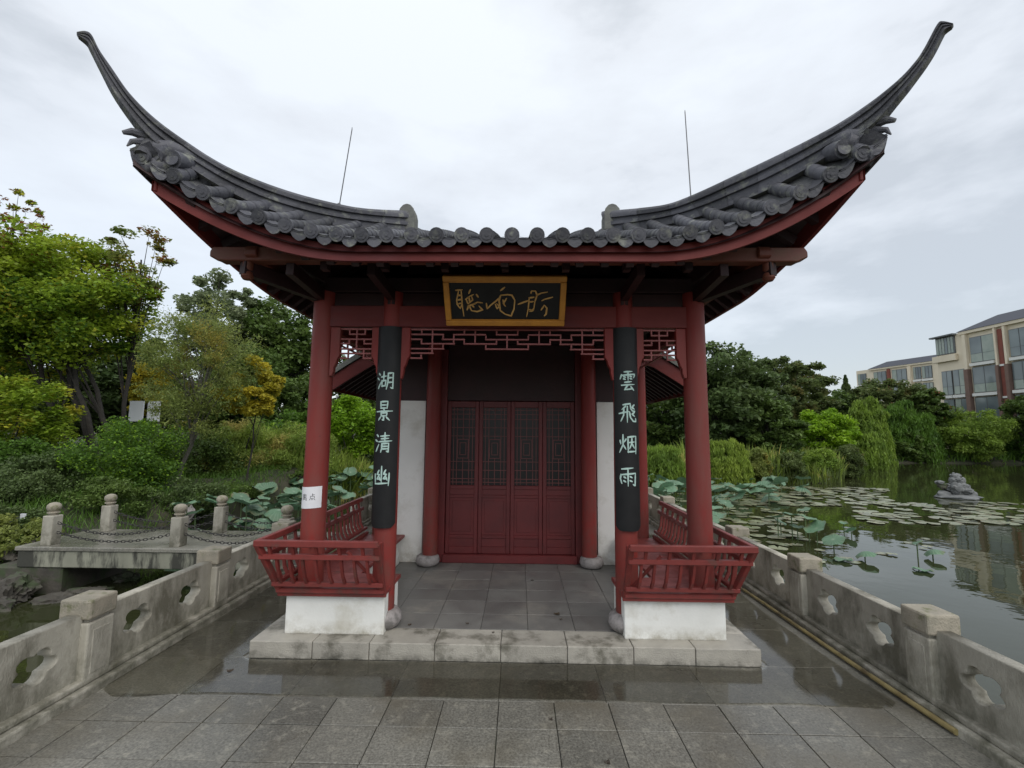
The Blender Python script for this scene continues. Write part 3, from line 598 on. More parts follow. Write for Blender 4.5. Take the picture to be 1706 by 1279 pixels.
# ------------------------------------------------ back wall, white walls, doors
for s in (-1, 1):
    X = lambda a, b: sorted((s*a, s*b))
    ob('side_wall', B(*X(1.01, 1.42), YB-.02, YB+.10, S-.002, 1.972), 'plaster2', PV, bevel=.003)
    ob('door_jamb', B(*X(.76, 1.01), YB+.0, YB+.09, S-.002, 2.60), 'doorred', PV, bevel=.004)
ob('wall_board', B(-1.42, -1.012, YB+.01, YB+.09, 1.974, 2.66), 'darkred', PV); ob('wall_board', B(1.012, 1.42, YB+.01, YB+.09, 1.974, 2.66), 'darkred', PV)
ob('door_lintel', B(-.758, .758, YB+.01, YB+.09, 1.98, 2.66), 'darkred', PV, bevel=.004)
ob('threshold', B(-.775, .775, YB-.03, YB+.10, S-.001, S+.09), 'doorred', PV, bevel=.005)
wl_ = 1.512/4
for k in range(4):
    x0 = -.756+k*wl_+.002; x1 = x0+wl_-.004; y0, y1 = YB+.03, YB+.065
    mb = MB(); st = .045
    for a in ((x0, x0+st, S+.092, 1.975), (x1-st, x1, S+.092, 1.975)): mb.box(a[0], a[1], y0, y1, a[2], a[3])
    for z0, z1 in ((S+.092, S+.17), (.38, .42), (.84, .875), (.94, .985), (1.90, 1.974)): mb.box(x0+st, x1-st, y0+.001, y1-.001, z0, z1)
    d = ob('door_leaf', mb, 'doorred', PV, bevel=.004)
    for z0, z1 in ((S+.171, .379), (.421, .839), (.876, .939)):
        ob('door_panel', B(x0+st+.001, x1-st-.001, y0+.013, y1-.008, z0, z1), 'doorred', d)
        if z1-z0 > .1: ob('panel_moulding', B(x0+st+.03, x1-st-.03, y0+.007, y0+.0125, z0+.03, z1-.03), 'doorred', d, bevel=.003)
    mb = MB(); a, b, t = x0+st, x1-st, .007; m_ = (a+b)/2
    for z in (1.02, 1.06, 1.16, 1.26, 1.56, 1.66, 1.76, 1.82, 1.87): mb.box(a, b, y0+.008, y0+.018, z-t/2, z+t/2)
    for x in (a+.03, a+.07, b-.07, b-.03): mb.box(x-t/2, x+t/2, y0+.010, y0+.020, .986, 1.899)
    mb.box(m_-t/2, m_+t/2, y0+.010, y0+.020, .986, 1.26); mb.box(m_-t/2, m_+t/2, y0+.010, y0+.020, 1.56, 1.899)
    for q, h_ in ((.062, .11), (.035, .07)):
        for z in (1.41-h_, 1.41+h_): mb.box(m_-q, m_+q, y0+.006, y0+.017, z-t/2, z+t/2)
        for x in (m_-q, m_+q): mb.box(x-t/2, x+t/2, y0+.0065, y0+.0165, 1.41-h_-t/2, 1.41+h_+t/2)
    mb.box(m_-t/2, m_+t/2, y0+.0075, y0+.0155, 1.26, 1.30); mb.box(m_-t/2, m_+t/2, y0+.0075, y0+.0155, 1.52, 1.56)
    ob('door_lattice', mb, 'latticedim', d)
    ob('door_glass', B(a, b, y0+.022, y0+.026, .986, 1.899), 'glass', d)
# ------------------------------------------------ things hung on the pavilion
def brush(strokes, place, m, parent, name='character', th=.006, base=.55):
    "strokes: list of (points, widths) in a 10 x 10 box; place maps (x, y, d) to a world point"
    mb = MB()
    for st in strokes:
        pts, wds = st if isinstance(st, tuple) else (st, None)
        P = [Vector((a, b, 0)) for a, b in pts]
        if wds is None: wds = [base*1.15]+[base*.8]*(len(P)-2)+[base*.75 if len(P) > 2 else base*.6]
        Q, W_ = [], []
        for i in range(len(P)-1):
            for j in range(3): f = j/3; Q.append(P[i].lerp(P[i+1], f)); W_.append(wds[i]+(wds[i+1]-wds[i])*f)
        Q.append(P[-1]); W_.append(wds[-1]); n = len(Q); fr = []
        for i in range(n):
            t = (Q[min(i+1, n-1)]-Q[max(i-1, 0)]).normalized(); nn_ = Vector((-t.y, t.x, 0))
            e_ = Q[i] - (t*W_[i]*.35 if i == 0 else Vector((0,0,0))) + (t*W_[i]*.35 if i == n-1 else Vector((0,0,0)))
            k = .55 if i in (0, n-1) else 1
            fr.append((e_+nn_*W_[i]*.5*k, e_-nn_*W_[i]*.5*k))
        for d in (th, 0): mb.v += [tuple(place(p.x, p.y, d)) for ab in fr for p in ab]
        o = len(mb.v)-4*n; h = 2*n
        for i in range(n-1):
            a = o+2*i; mb.f += [(a, a+1, a+3, a+2), (a+h, a+h+2, a+h+3, a+h+1), (a, a+2, a+h+2, a+h), (a+1, a+h+1, a+h+3, a+3)]
        mb.f += [(o, o+h, o+h+1, o+1), (o+2*n-2, o+2*n-1, o+h+2*n-1, o+h+2*n-2)]
    return ob(name, mb, m, parent)
CH = {
'hu': [[(1,1.6),(2,2.5)],[(0,4),(1.2,4.9)],[(.8,9.2),(2.6,6)],[(2.8,3.4),(5.8,2.9)],[(4.3,.8),(4.2,5.3)],[(3.1,5.4),(3.3,8.5)],[(3.1,5.5),(5.6,5.1),(5.2,8.2)],[(3.3,8.2),(5.3,7.9)],[(6.8,1.5),(6.7,6),(5.9,9.7)],[(6.8,1.5),(9.5,1.1),(9.4,9.5),(8.2,8.8)],[(6.8,3.9),(9.3,3.6)],[(6.8,6.3),(9.3,6)]],
'jing': [[(3,.4),(3.2,3.9)],[(3,.4),(7.1,.2),(6.8,3.8)],[(3.1,2.1),(6.8,2)],[(3.1,3.7),(6.8,3.6)],[(4.9,4.1),(5.3,4.9)],[(.4,5.5),(9.8,5.1)],[(3.4,6.2),(3.6,7.8)],[(3.4,6.2),(6.9,6),(6.5,7.7)],[(3.5,7.7),(6.5,7.6)],[(5,7.7),(5,10),(4.2,9.6)],[(3,8.4),(1.8,9.9)],[(6.6,8.4),(8.3,9.9)]],
'qing': [[(1.2,1.2),(2.3,2.1)],[(.2,3.8),(1.6,4.6)],[(.8,9.4),(2.6,6)],[(3.9,1.8),(8.6,1.4)],[(4.2,3.1),(8.3,2.8)],[(2.8,4.6),(10,4.1)],[(6.2,.1),(6.2,4.4)],[(4.6,5.6),(4.5,8),(4,9.9)],[(4.6,5.6),(8.3,5.3),(8.2,9.9),(7.2,9.3)],[(4.6,7),(8.2,6.8)],[(4.5,8.3),(8.2,8.1)]],
'you': [[(5,.2),(5,8.4)],[(.8,4.2),(1.2,9)],[(1.2,8.9),(9,8.4)],[(9.2,3.6),(8.9,9.7)],[(3.4,2.2),(2.3,4.2),(3.9,4.1),(2.2,6.6),(4.1,6.4)],[(3.8,5.6),(4.4,7.2)],[(7.2,2),(6.1,4),(7.8,3.9),(6,6.4),(7.9,6.2)],[(7.5,5.4),(8.2,7)]],
'yun': [[(3,.5),(7.4,.2)],[(1.4,2),(.6,4.2)],[(1.3,2.3),(9.4,1.6),(8.4,3.4)],[(5,.5),(5,4.8)],[(2.6,3),(3.7,3.3)],[(2.5,4.1),(3.6,4.4)],[(6.2,2.8),(7.3,3)],[(6.2,3.9),(7.3,4.2)],[(3.2,5.9),(7,5.5)],[(1.4,7.4),(8.8,6.9)],[(4.8,7.4),(2.8,9.7),(7.8,9.2)],[(6.6,8.2),(8.4,10)]],
'fei': [[(2.4,1.1),(6.2,.5),(6.5,3),(7.6,4.3),(9.2,4.3)],[(8.6,1.2),(7.2,2.3)],[(7.3,2.4),(8.8,3.3)],[(.2,5.5),(5.5,4.5)],[(4.6,2),(4.5,10)],[(2.7,3.4),(2.5,6.5),(1,9.4)],[(3.6,1.9),(1.7,3.5)],[(5.8,4.9),(6.3,7.6),(8,9.5),(9.8,9.6),(9.6,8)],[(8.8,4.9),(7.1,5.9)],[(7.3,5.8),(8.9,7)]],
'yan': [[(.7,3.4),(1.1,5.2)],[(3.9,2.7),(2.9,4.2)],[(2.3,.6),(2.3,5.4),(.3,9.4)],[(2.4,5.6),(3.8,7.8)],[(5,1.7),(5,9.5)],[(5,1.7),(9.7,1.2),(9.6,10)],[(5,9.1),(9.6,8.8)],[(5.9,4.4),(8.7,4.1)],[(7.2,2.4),(7.1,4.9),(5.8,7.5)],[(7.2,5),(8.7,7.3)]],
'yu': [[(1.8,1.2),(8,.6)],[(1.2,4),(.8,6),(1.6,8.4)],[(1.6,4),(9.3,3.3),(9,9.6),(7.8,8.8)],[(5,1),(5,9.6)],[(2.9,5.1),(3.9,5.7)],[(2.7,7),(3.8,7.6)],[(6.2,4.9),(7.3,5.5)],[(6.1,6.9),(7.3,7.4)]],
}
for s, chars, ys, lab in ((-1, ('hu', 'jing', 'qing', 'you'), (633, 684, 737, 793), 'tall black couplet board with four pale characters, first one 湖, on the left inner column'),
                          (1, ('yun', 'fei', 'yan', 'yu'), (634, 687, 739, 794), 'tall black couplet board with four pale characters, first one 雲, on the right inner column')):
    xc = s*.945; rc = .112; z0, z1 = .867, 2.443; yc0 = YC-.095+.09
    th_ = thing('couplet_board', (xc, YC-.11, z0), lab, 'couplet board', 'couplet boards on the inner columns')
    def bp_(a, z, r_): return Vector((xc+r_*math.sin(a), YC+.005-r_*math.cos(a), z))
    mb = MB(); nA = 12; A = [(-1.0+2.0*i/nA) for i in range(nA+1)]
    def zb_of(a): return z0+.035*max(0, (abs(a)-.62)/.38)**1.5
    fr = [bp_(a, z1, rc) for a in A]; fb_ = [bp_(a, zb_of(a), rc) for a in A]; br = [bp_(a, z1, rc-.016) for a in A]; bb = [bp_(a, zb_of(a), rc-.016) for a in A]
    mb.sheet([fr, fb_, bb, br, fr]); mb.add([fr[0], fb_[0], bb[0], br[0]], [(0,1,2,3)]); mb.add([fr[-1], fb_[-1], bb[-1], br[-1]], [(0,1,2,3)])
    ob('board', mb, 'black', th_, smooth=True)
    for c, py in zip(chars, ys):
        zc = at(845+s*205, py, YC-.1).z; hz = .152; wz = .137
        xo_ = at({-1: 641, 1: 1046}[s]+(-(py-633)*.035 if s < 0 else 0), py, YC-.1).x-xc
        xo_ = max(-.012, min(.012, xo_))
        def pc(x, y, d, zc=zc, xo_=xo_): return bp_((xo_+(x-5)/10*wz)/rc, zc+(5-y)/10*hz, rc+.0005+d*.5)
        brush(CH[c], pc, 'ink', th_, base=.95)
# name plaque, tilted forward
pl = thing('name_plaque', (0, 3.55, 2.44), 'gold framed black plaque with three gold cursive characters hanging over the entrance', 'plaque')
pb, pt = Vector((-.012, 3.555, 2.445)), Vector((-.012, 3.309, 2.763)); pu = (pt-pb).normalized(); pn = Vector((1,0,0)).cross(pu)
PH = (pt-pb).length; PW = .925
def pp(x, y, d): return pb+Vector((x, 0, 0))+pu*y+pn*d
def pbox(x0, x1, y0, y1, d0, d1): return MB().add([pp(x, y, d) for d in (d0, d1) for x, y in ((x0,y0),(x1,y0),(x1,y1),(x0,y1))], [(0,3,2,1),(4,5,6,7),(0,1,5,4),(1,2,6,5),(2,3,7,6),(3,0,4,7)])
ob('board', pbox(-PW/2+.02, PW/2-.02, .02, PH-.02, -.02, .008), 'black', pl)
fwid = .046
for a in ((-PW/2, PW/2, 0, fwid), (-PW/2, PW/2, PH-fwid, PH), (-PW/2, -PW/2+fwid, fwid+.0005, PH-fwid-.0005), (PW/2-fwid, PW/2, fwid+.0005, PH-fwid-.0005)):
    ob('frame', pbox(*a, -.022, .026), 'gold', pl, bevel=.008, seg=2)
for a in ((-PW/2+fwid, PW/2-fwid, fwid, fwid+.007), (-PW/2+fwid, PW/2-fwid, PH-fwid-.007, PH-fwid)): ob('frame_bead', pbox(*a, .005, .016), 'gold', pl)
def sgn(pts): # zoomed-photo coordinates of the lettering to plaque coordinates
    return [((x-868)/1280*(PW-2*fwid), (632-y)/436*(PH-2*fwid)+fwid) for x, y in pts]
SG = [[[(300,292),(372,286)],[(332,300),(302,400),(305,450),(340,500)],[(362,288),(365,480),(376,585)],[(322,350),(362,345)],[(318,400),(362,392)],[(320,445),(365,432),(340,500)],[(470,285),(450,325)],[(408,392),(470,352),(505,338)],[(418,400),(432,445),(492,398),(480,360)],[(450,370),(455,430)],[(538,338),(556,366)],[(442,462),(418,512)],[(448,470),(470,522),(535,532),(604,512),(560,468)],[(480,460),(500,480)],[(500,450),(545,424),(604,432)],[(430,470),(520,440)]],
      [[(650,440),(656,502),(700,458),(806,378),(820,345),(900,338),(950,345),(984,400),(974,500),(940,582),(870,562),(812,520),(800,405),(822,350)],[(756,450),(775,500),(802,470),(770,440)],[(886,382),(848,440),(874,470)],[(846,400),(860,455)],[(820,292),(866,258)]],
      [[(1026,445),(1140,405)],[(1152,372),(1142,500),(1124,590)],[(1172,320),(1178,296),(1222,298),(1242,340),(1218,420),(1206,515)],[(1150,374),(1206,366)],[(1155,420),(1200,415)],[(1146,505),(1204,520),(1160,530),(1200,500)],[(1236,345),(1290,320),(1362,308)],[(1422,365),(1330,390),(1300,405)],[(1296,510),(1330,455),(1362,490),(1354,560),(1334,580)]]]
for ch in SG:
    brush([(sgn(st), [.013]+[.0085+.005*((i*7)%3)/2 for i in range(len(st)-2)]+[.008 if len(st) > 2 else .012]) for st in ch], lambda x, y, d: pp(x, y, .0085+d), 'goldink', pl, th=.004)
# paper notice wrapped round the left outer column
nz0, nz1 = at(525, 847, YC-.09).z, at(525, 811, YC-.09).z
pn_ = thing('paper_notice', (-XC, YC-.09, nz0), 'white paper notice with black characters pasted round the left outer column', 'notice')
rN = .0935
def np_(a, z, d=0): return Vector((-XC+(rN+d)*math.sin(a), YC-(rN+d)*math.cos(a), z+(.0 if True else 0)))
A = [R(-98+152*i/16) for i in range(17)]; mb = MB(); tilt = lambda a: .006*math.sin(a)
mb.sheet([[np_(a, nz1+tilt(a), .0022) for a in A], [np_(a, nz0+tilt(a), .0022) for a in A], [np_(a, nz0+tilt(a), .0008) for a in A], [np_(a, nz1+tilt(a), .0008) for a in A], [np_(a, nz1+tilt(a), .0022) for a in A]])
ob('sheet', mb, 'paper', pn_, smooth=True)
GL = {'ge': [[(1,1),(1,9.6)],[(1,1),(3,1),(1.8,3.8),(3.1,5),(2.2,6.6)],[(4,1),(9.4,.9)],[(5,2.2),(8.4,2.2),(8.4,3.8),(5,3.8),(5,2.2)],[(4.2,5),(4.2,9.8)],[(4.2,5),(9.2,5),(9.2,9.5)],[(5.4,5.8),(6.1,6.6)],[(7.9,5.8),(7.2,6.6)],[(5.2,7.2),(8.2,7.2)],[(6.7,7.2),(6.7,9.6)]],
      'li': [[(5,0),(5.2,1.1)],[(1,1.5),(9,1.4)],[(3.4,2.2),(6.4,4)],[(6.4,2.1),(3.2,4.1)],[(2.3,2.2),(2.3,4.8),(7.8,4.8),(7.8,2.2)],[(1.6,9.8),(1.6,6),(8.6,6),(8.5,9.7),(7.6,9.2)],[(4.8,5),(3.6,8.4),(6.6,8)],[(6,7),(7,8.8)]],
      'dian': [[(5,.2),(5,4)],[(5,1.9),(8.2,1.8)],[(2.4,4),(2.4,7.2)],[(2.4,4),(7.8,3.9),(7.7,7)],[(2.4,7.1),(7.7,7)],[(1.9,8),(1,9.8)],[(3.7,8.2),(4,9.6)],[(5.6,8.2),(6.1,9.6)],[(7.6,8),(9,9.7)]]}
for c, ang in (('ge', -68), ('li', -27), ('dian', 12)):
    zc = (nz0+nz1)/2+.005
    brush(GL[c], lambda x, y, d, ang=ang, zc=zc: np_(R(ang)+(x-5)/10*.052/rN, zc+(5-y)/10*.052+tilt(R(ang)), .0024+d*.1), 'print', pn_, base=.75)
# ================================================================== THE FORECOURT AND WALKWAY
dk = ob('pavement', B(-2.76, 2.76, -3.5, 12.5, -1.3, -.012), 'rock', kind='structure')
def slab(x0, x1, y0, y1, m, z=0.0, g=.0024):
    ob('slab', B(x0+g, x1-g, y0+g, y1-g, -.011, z+rnd.uniform(-.0014, .0014)), m, dk, bevel=.0022)
rows = [1.42, 1.76, 2.08, 2.40, 2.69, 2.955]
for j in range(len(rows)-1):
    x = -2.496-(.08 if j % 2 else 0)
    edges = [-2.49]+[k*.3255-.006+(.0 if j < 4 else 0)+rnd.uniform(-.004, .004) for k in range(-7, 8)]+[2.49]
    for a, b in zip(edges, edges[1:]): slab(a, b, rows[j], rows[j+1], 'granite', z=0)
for a, b in zip([-2.49+k*.62 for k in range(9)], [-2.49+k*.62 for k in range(1, 9)]+[2.49]):
    if b > a: slab(a, min(b, 2.49), -3.4, 1.42, 'granite')
xs = [-2.49, -1.95, -1.30, -.66, -.008, .64, 1.29, 1.94, 2.49]
for a, b in zip(xs, xs[1:]): slab(a, b, 2.955, 3.425, 'wetgranite', z=-.003, g=.001)
y = 3.427
while y < 12.3:
    for s in (-1, 1):
        a, b = sorted((s*1.79, s*2.49)); slab(a, b, y, y+.62, 'wetgranite', z=-.003, g=.001)
    y += .622
# rain water lying before the step: an irregular film with its own outline
def puddle(pts, label):
    me_ = MB(); P = [Vector((*p, 0)) for p in pts]; m = len(P); o = []
    for i in range(m):
        p0, p1, p2, p3 = P[i-1], P[i], P[(i+1) % m], P[(i+2) % m]
        for f in (0, .25, .5, .75): q = .5*((2*p1)+(p2-p0)*f+(2*p0-5*p1+4*p2-p3)*f*f+(3*p1-p0-3*p2+p3)*f**3); o.append((q.x+rnd.uniform(-.006, .006), q.y+rnd.uniform(-.006, .006), 0))
    o = [(x, y, .0032) for x, y, _ in o]; me_.add(o, [tuple(range(len(o)))]); p = ob('puddle', me_, 'film'); tag(p, label, 'puddle', None, 'structure'); return p
puddle([(-2.46, 2.985), (-1.8, 2.975), (-1.2, 2.97), (-.6, 2.972), (0, 2.968), (.6, 2.975), (1.2, 2.97), (1.8, 2.975), (2.35, 2.97), (2.36, 3.3), (2.34, 4.2), (2.36, 5.4), (2.30, 7.5), (1.84, 7.5), (1.83, 5.6), (1.82, 3.8), (1.812, 3.404), (1.2, 3.402), (.4, 3.402), (-.4, 3.402), (-1.2, 3.402), (-1.812, 3.404), (-1.82, 3.8), (-1.83, 5.6), (-1.84, 7.4), (-2.35, 7.4), (-2.44, 5.4), (-2.46, 4)], 'shallow sheet of rain water lying before and beside the pavilion step')
# ------------------------------------------------ balustrades
XI, PWD = 2.515, .185
def flower(cx_, cz_, a, b, n=40):
    pts = []
    for i in range(n):
        t = 2*math.pi*i/n; k = .80+.30*abs(math.cos(2.5*t+.35)); pts.append((cx_+a*k*math.cos(t), cz_+b*k*math.sin(t)))
    return pts
def panel_mesh(L_, h, th=.085):
    cu = bpy.data.curves.new('tmp', 'CURVE'); cu.dimensions = '2D'; cu.fill_mode = 'BOTH'; cu.extrude = th/2-.006; cu.bevel_depth = .006; cu.bevel_resolution = 1
    def spl(p):
        s_ = cu.splines.new('POLY'); s_.points.add(len(p)-1)
        for i, q in enumerate(p): s_.points[i].co = (q[0], q[1], 0, 1)
        s_.use_cyclic_u = True
    spl([(0, 0), (L_, 0), (L_, h), (0, h)])
    for f in (.25, .75): spl(flower(L_*f, h*.52, .118, .090))
    o = bpy.data.objects.new('tmp', cu); COL.objects.link(o); dg = bpy.context.evaluated_depsgraph_get(); dg.update()
    me = bpy.data.meshes.new_from_object(o.evaluated_get(dg)); COL.objects.unlink(o); bpy.data.objects.remove(o)
    # local x = along the run (Y in the place), local y = up, extrusion = across
    for v in me.vertices: x, y_, z = v.co; v.co = (z, x, y_)
    me.materials.clear(); me.materials.append(MT['rail']); me.name = 'panel'; return me
def balustrade(s, ys, label, ends=()):
    t = thing('balustrade', (s*2.60, ys[0], 0), label, 'balustrade')
    xc = s*(XI+PWD/2); first = None
    kb = ob('base_kerb', B(*sorted((s*2.475, s*2.74)), min(ys)-1.3, max(ys)+.1, -.08, .052), 'rail', t, bevel=.012, seg=2)
    ob('upper_kerb', B(*sorted((s*2.515, s*2.715)), min(ys)-1.3, max(ys)+.1, .0525, .088), 'rail', t, bevel=.010, seg=2)
    for i, y in enumerate(ys):
        h = PWD/2; mb = MB().box(xc-h, xc+h, y-h, y+h, .07, .418)
        p = ob('post', mb, 'rail', t, bevel=.010, seg=2)
        ob('post_neck', B(xc-h+.022, xc+h-.022, y-h+.022, y+h-.022, .4185, .436), 'rail', p)
        if s: ob('post_inlay', B(*sorted((xc-s*h-s*.004, xc-s*h+s*.004)), y-h+.035, y+h-.035, .11, .37), 'rail', p, bevel=.003)
        ob('post_cap', B(xc-h-.006, xc+h+.006, y-h-.006, y+h+.006, .4365, .556), 'cap', p, bevel=.013, seg=2)
    cache = {}
    for a, b in zip([min(ys)-1.2]+list(ys), ys):
        if a == b or (a, b) in ends: continue
        L_ = round(b-a-PWD+.012, 3)
        if L_ not in cache: cache[L_] = panel_mesh(L_, .376)
        o = bpy.data.objects.new('panel', cache[L_]); put(o, (s*(2.562+.043), a+PWD/2-.006, .0865), t)
    return t
balustrade(-1, [3.0, 4.2, 5.42], 'left stone balustrade with flower shaped openings beside the forecourt')
balustrade(-1, [8.75, 9.95, 11.15], 'far stretch of stone balustrade beyond the bridge, behind the left bench')
balustrade(1, [2.98, 4.22, 5.48, 6.74, 8.0, 9.26, 10.5], 'right stone balustrade with flower shaped openings between walkway and lake')
# bamboo pole lying along the right kerb
mb = MB(); a, b = Vector((2.405, 5.25, .022)), Vector((2.462, 2.70, .022)); n = 24
pts, rr = [], []
for i in range(n+1):
    f = i/n
    for df, r_ in ((-.004, .0165), (0, .0205), (.004, .0165)) if i % 3 == 0 and 0 < i < n else ((0, .0175),):
        q = a.lerp(b, f+df); q.x += .006*math.sin(f*7); pts.append(q); rr.append(r_*(.72+.22*f))
tag(ob('bamboo_pole', mb.tube(pts, rr, 10), 'bamboo', smooth=True), 'long yellow bamboo pole lying on the paving against the right kerb', 'pole')
# ------------------------------------------------ stone bridge on the left
br = thing('bridge', (-4.6, 6.9, 0), 'low flat concrete footbridge with ball topped posts and chains, joining the left bank', 'bridge')
ob('deck_slab', B(-6.75, -2.77, 6.34, 7.52, -.05, 0.004), 'wetgranite', br, bevel=.008)
ob('edge_beam', B(-6.72, -2.77, 6.36, 6.56, -.27, -.052), 'concrete', br, bevel=.01); ob('edge_beam', B(-6.72, -2.77, 7.30, 7.50, -.27, -.052), 'concrete', br, bevel=.01)
ob('abutment', B(-7.1, -6.1, 6.38, 7.48, -1.3, -.272), 'rock', br, bevel=.02)
def bpost(x, y):
    p = ob('post', B(x-.075, x+.075, y-.075, y+.075, 0, .40), 'rail', br, bevel=.012, seg=2)
    ob('ball_top', MB().lathe([(.05, 0), (.05, .025), (.072, .03), (.072, .045), (.05, .052), (.072, .075), (.083, .105), (.076, .14), (.05, .165), (.015, .175)], (x, y, .401), 18), 'cap', p, smooth=True)
    return p
def chain(x0, x1, y, z0, z1, sag=.13):
    n = max(6, int(abs(x1-x0)/.05)); mb = MB()
    P = [Vector((x0+(x1-x0)*i/n, y, z0+(z1-z0)*i/n-sag*4*(i/n)*(1-i/n))) for i in range(n+1)]
    for i in range(n):
        q = (P[i]+P[i+1])/2; d = (P[i+1]-P[i]).normalized(); up = Vector((0,0,1)) if i % 2 else Vector((0,1,0)); sd_ = d.cross(up).normalized() if abs(d.dot(up)) < .9 else Vector((0,1,0))
        lp = [q+d*(.034*math.cos(t*math.pi/4))+sd_*(.016*math.sin(t*math.pi/4)) for t in range(9)]; mb.tube(lp, .0055, 5, caps=False)
    ob('chain', mb, 'chain', br)
nx_ = [-6.42, -4.62, -3.12]
for y in (6.50, 7.40):
    for x in nx_: bpost(x, y)
    for a, b in zip(nx_, nx_[1:]): chain(a+.075, b-.075, y, .30, .30, .15); chain(a+.075, b-.075, y, .17, .17, .12)
# small dead leaves on the paving
def litter(px, py, z, r_, label, lit='litter'):
    p = atz(px, py, z); mb = MB(); n = 7; c = [(p.x+r_*math.cos(i/n*6.28+.3)*(1 if i % 2 else .55), p.y+r_*.7*math.sin(i/n*6.28+.3), z+.002+.006*(i % 2)) for i in range(n)]
    mb.add(c+[(p.x, p.y, z+.008)], [(i, (i+1) % n, n) for i in range(n)])
    tag(ob('fallen_leaf', mb, lit), label, 'leaf', 'dead leaves fallen on the paving')
for px, py, z, r_, l in ((929, 1023, S, .035, 'largest dark fallen leaf on the porch tiles, right of centre'), (935, 1032, S, .018, 'small dark leaf scrap just before the largest leaf on the porch'), (887, 967, S, .022, 'dark leaf scrap on the porch tiles nearer the doors'), (779, 1039, S, .016, 'dark leaf scrap at the edge of the porch tiles, left of centre'), (822, 1054, S, .014, 'tiny dark scrap on the pale edge stone of the step'), (683, 1041, S, .02, 'dark twig scrap by the foot of the left inner column'), (1013, 1271, 0, .022, 'dark leaf scrap on the forecourt slabs, right of centre at the front'), (384, 1118, 0, .03, 'dark leaf scrap on wet paving left of the step'), (918, 1199, 0, .016, 'small dark scrap at a slab joint before the step')):
    litter(px, py, z, r_, l)
# ================================================================== THE HALL BEHIND
HL = thing('rear_hall', (0, 9, 0), 'lower gabled hall behind the porch, its red verge and tiles showing between the columns', 'building')
vz = [(2.38, 2.24), (2.25, 2.33), (2.1, 2.43), (1.8, 2.62), (1.4, 2.74), (.8, 2.80), (0, 2.82)]
full = [(-x, z) for x, z in vz]+[(x, z) for x, z in reversed(vz[:-1])]
ob('roof_surface', MB().sheet([[(x, 5.86, z+.06) for x, z in full], [(x, 11.8, z+.06) for x, z in full], [(x, 11.8, z-.02) for x, z in full], [(x, 5.86, z-.02) for x, z in full], [(x, 5.86, z+.06) for x, z in full]]), 'tiledark', HL)
for y0, y1 in ((5.83, 5.858), (11.8, 11.83)):
    ob('verge_board', MB().prism([(x, z+.015) for x, z in full]+[(x, z-.17) for x, z in reversed(full)], 1, y0, y1), 'beamred', HL)
mb = MB(); mb.sheet([[(x, 5.80, z+.10) for x, z in full], [(x, 6.02, z+.12) for x, z in full]]); mb.sheet([[(x, 5.80, z+.10) for x, z in full], [(x, 5.80, z+.025) for x, z in full]]); ob('verge_tile', mb, 'mortar', HL)
for s in (-1, 1):
    for k in range(30):
        y = 5.98+k*.19; mb = MB()
        mb.tube([Vector((s*x, y, z+.075)) for x, z in vz[:5]], .04, 7); ob('tile_row', mb, 'tile', HL, smooth=True)
        mb = MB(); P = [Vector((s*x, y+.09, z-.055)) for x, z in vz[:4]]
        for a, b in zip(P, P[1:]): mb.bar(a, b, .05, .06)
        ob('rafter', mb, 'darkred', HL)
    ob('eave_board', B(*sorted((s*2.36, s*2.385)), 5.87, 11.8, 2.13, 2.27), 'beamred', HL)
    ob('side_wall', B(*sorted((s*1.40, s*1.46)), 5.75, 11.6, 0, .62), 'plaster2', HL); ob('window_wall', B(*sorted((s*1.41, s*1.45)), 5.75, 11.6, .621, 2.5), 'doorred', HL)
    for k in range(6): ob('column', MB().lathe([(.075, 0), (.07, 2.5)], (s*1.43, 5.85+k*1.1, 0), 16), 'red', HL, smooth=True)
ob('rear_wall', B(-1.4, 1.4, 11.5, 11.6, 0, 2.6), 'plaster2', HL)
# ================================================================== TERRAIN AND LAKE
WZ = -.62
wt = ob('lake_water', MB().sheet([[(x, y, WZ) for x in (-400, -2, 2, 600)] for y in (-300, 0, 20, 600)]), 'water', kind='structure')
SHX = [-400, -60, -14, -9.5, -8.2, -7.3, -6.9, -6.7, -6.9, -6.5, -5.8, -4.5, -2, 3, 8, 12, 14.5, 16, 17.5, 19.5, 26, 34, 60, 140, 600]
SHX[8] = -6.65
SHY = [-200, 0, 4.2, 5.2, 5.9, 6.5, 7.6, 8.6, 9.0, 12.2, 14.6, 16.2, 17.5, 19.5, 21.0, 22.0, 22.4, 23.5, 26, 31, 38.5, 40, 41, 40, 40]
def ground_z(x, y):
    d = y-float(np.interp(x, SHX, SHY)); n = .12*math.sin(x*1.3+y*.7)+.09*math.sin(x*2.9-y*2.1)
    if x < 0: prof_ = np.interp(d, [-2.5, -.6, 0, .6, 2, 6, 14, 60], [-1.7, -1.0, -.60, -.32, -.05, .35, .85, 1.4])
    else: prof_ = np.interp(d, [-2.5, -.6, 0, .6, 3, 10, 60], [-1.7, -1.0, -.60, -.40, -.1, .25, .6])
    return float(prof_)+n*min(1, max(0, d+1))*.8
gx = np.unique(np.r_[np.linspace(-400, -40, 10), np.linspace(-40, -12, 29), np.linspace(-12, -2, 61), np.linspace(-2, 20, 34), np.linspace(20, 70, 41), np.linspace(70, 600, 14)])
gy = np.unique(np.r_[np.linspace(-300, -4, 6), np.linspace(-4, 4, 9), np.linspace(4, 18, 85), np.linspace(18, 48, 61), np.linspace(48, 600, 20)])
gm = mat('ground_earth', (.022, .030, .012), (.040, .038, .022), rough=.9, scale=1.6, bump=.8, bscale=14, stain=(.055, .05, .03), stain_scale=1.1)
ob('ground', MB().sheet([[(float(x), float(y), ground_z(float(x), float(y))) for x in gx] for y in gy]), gm, kind='structure', smooth=True)
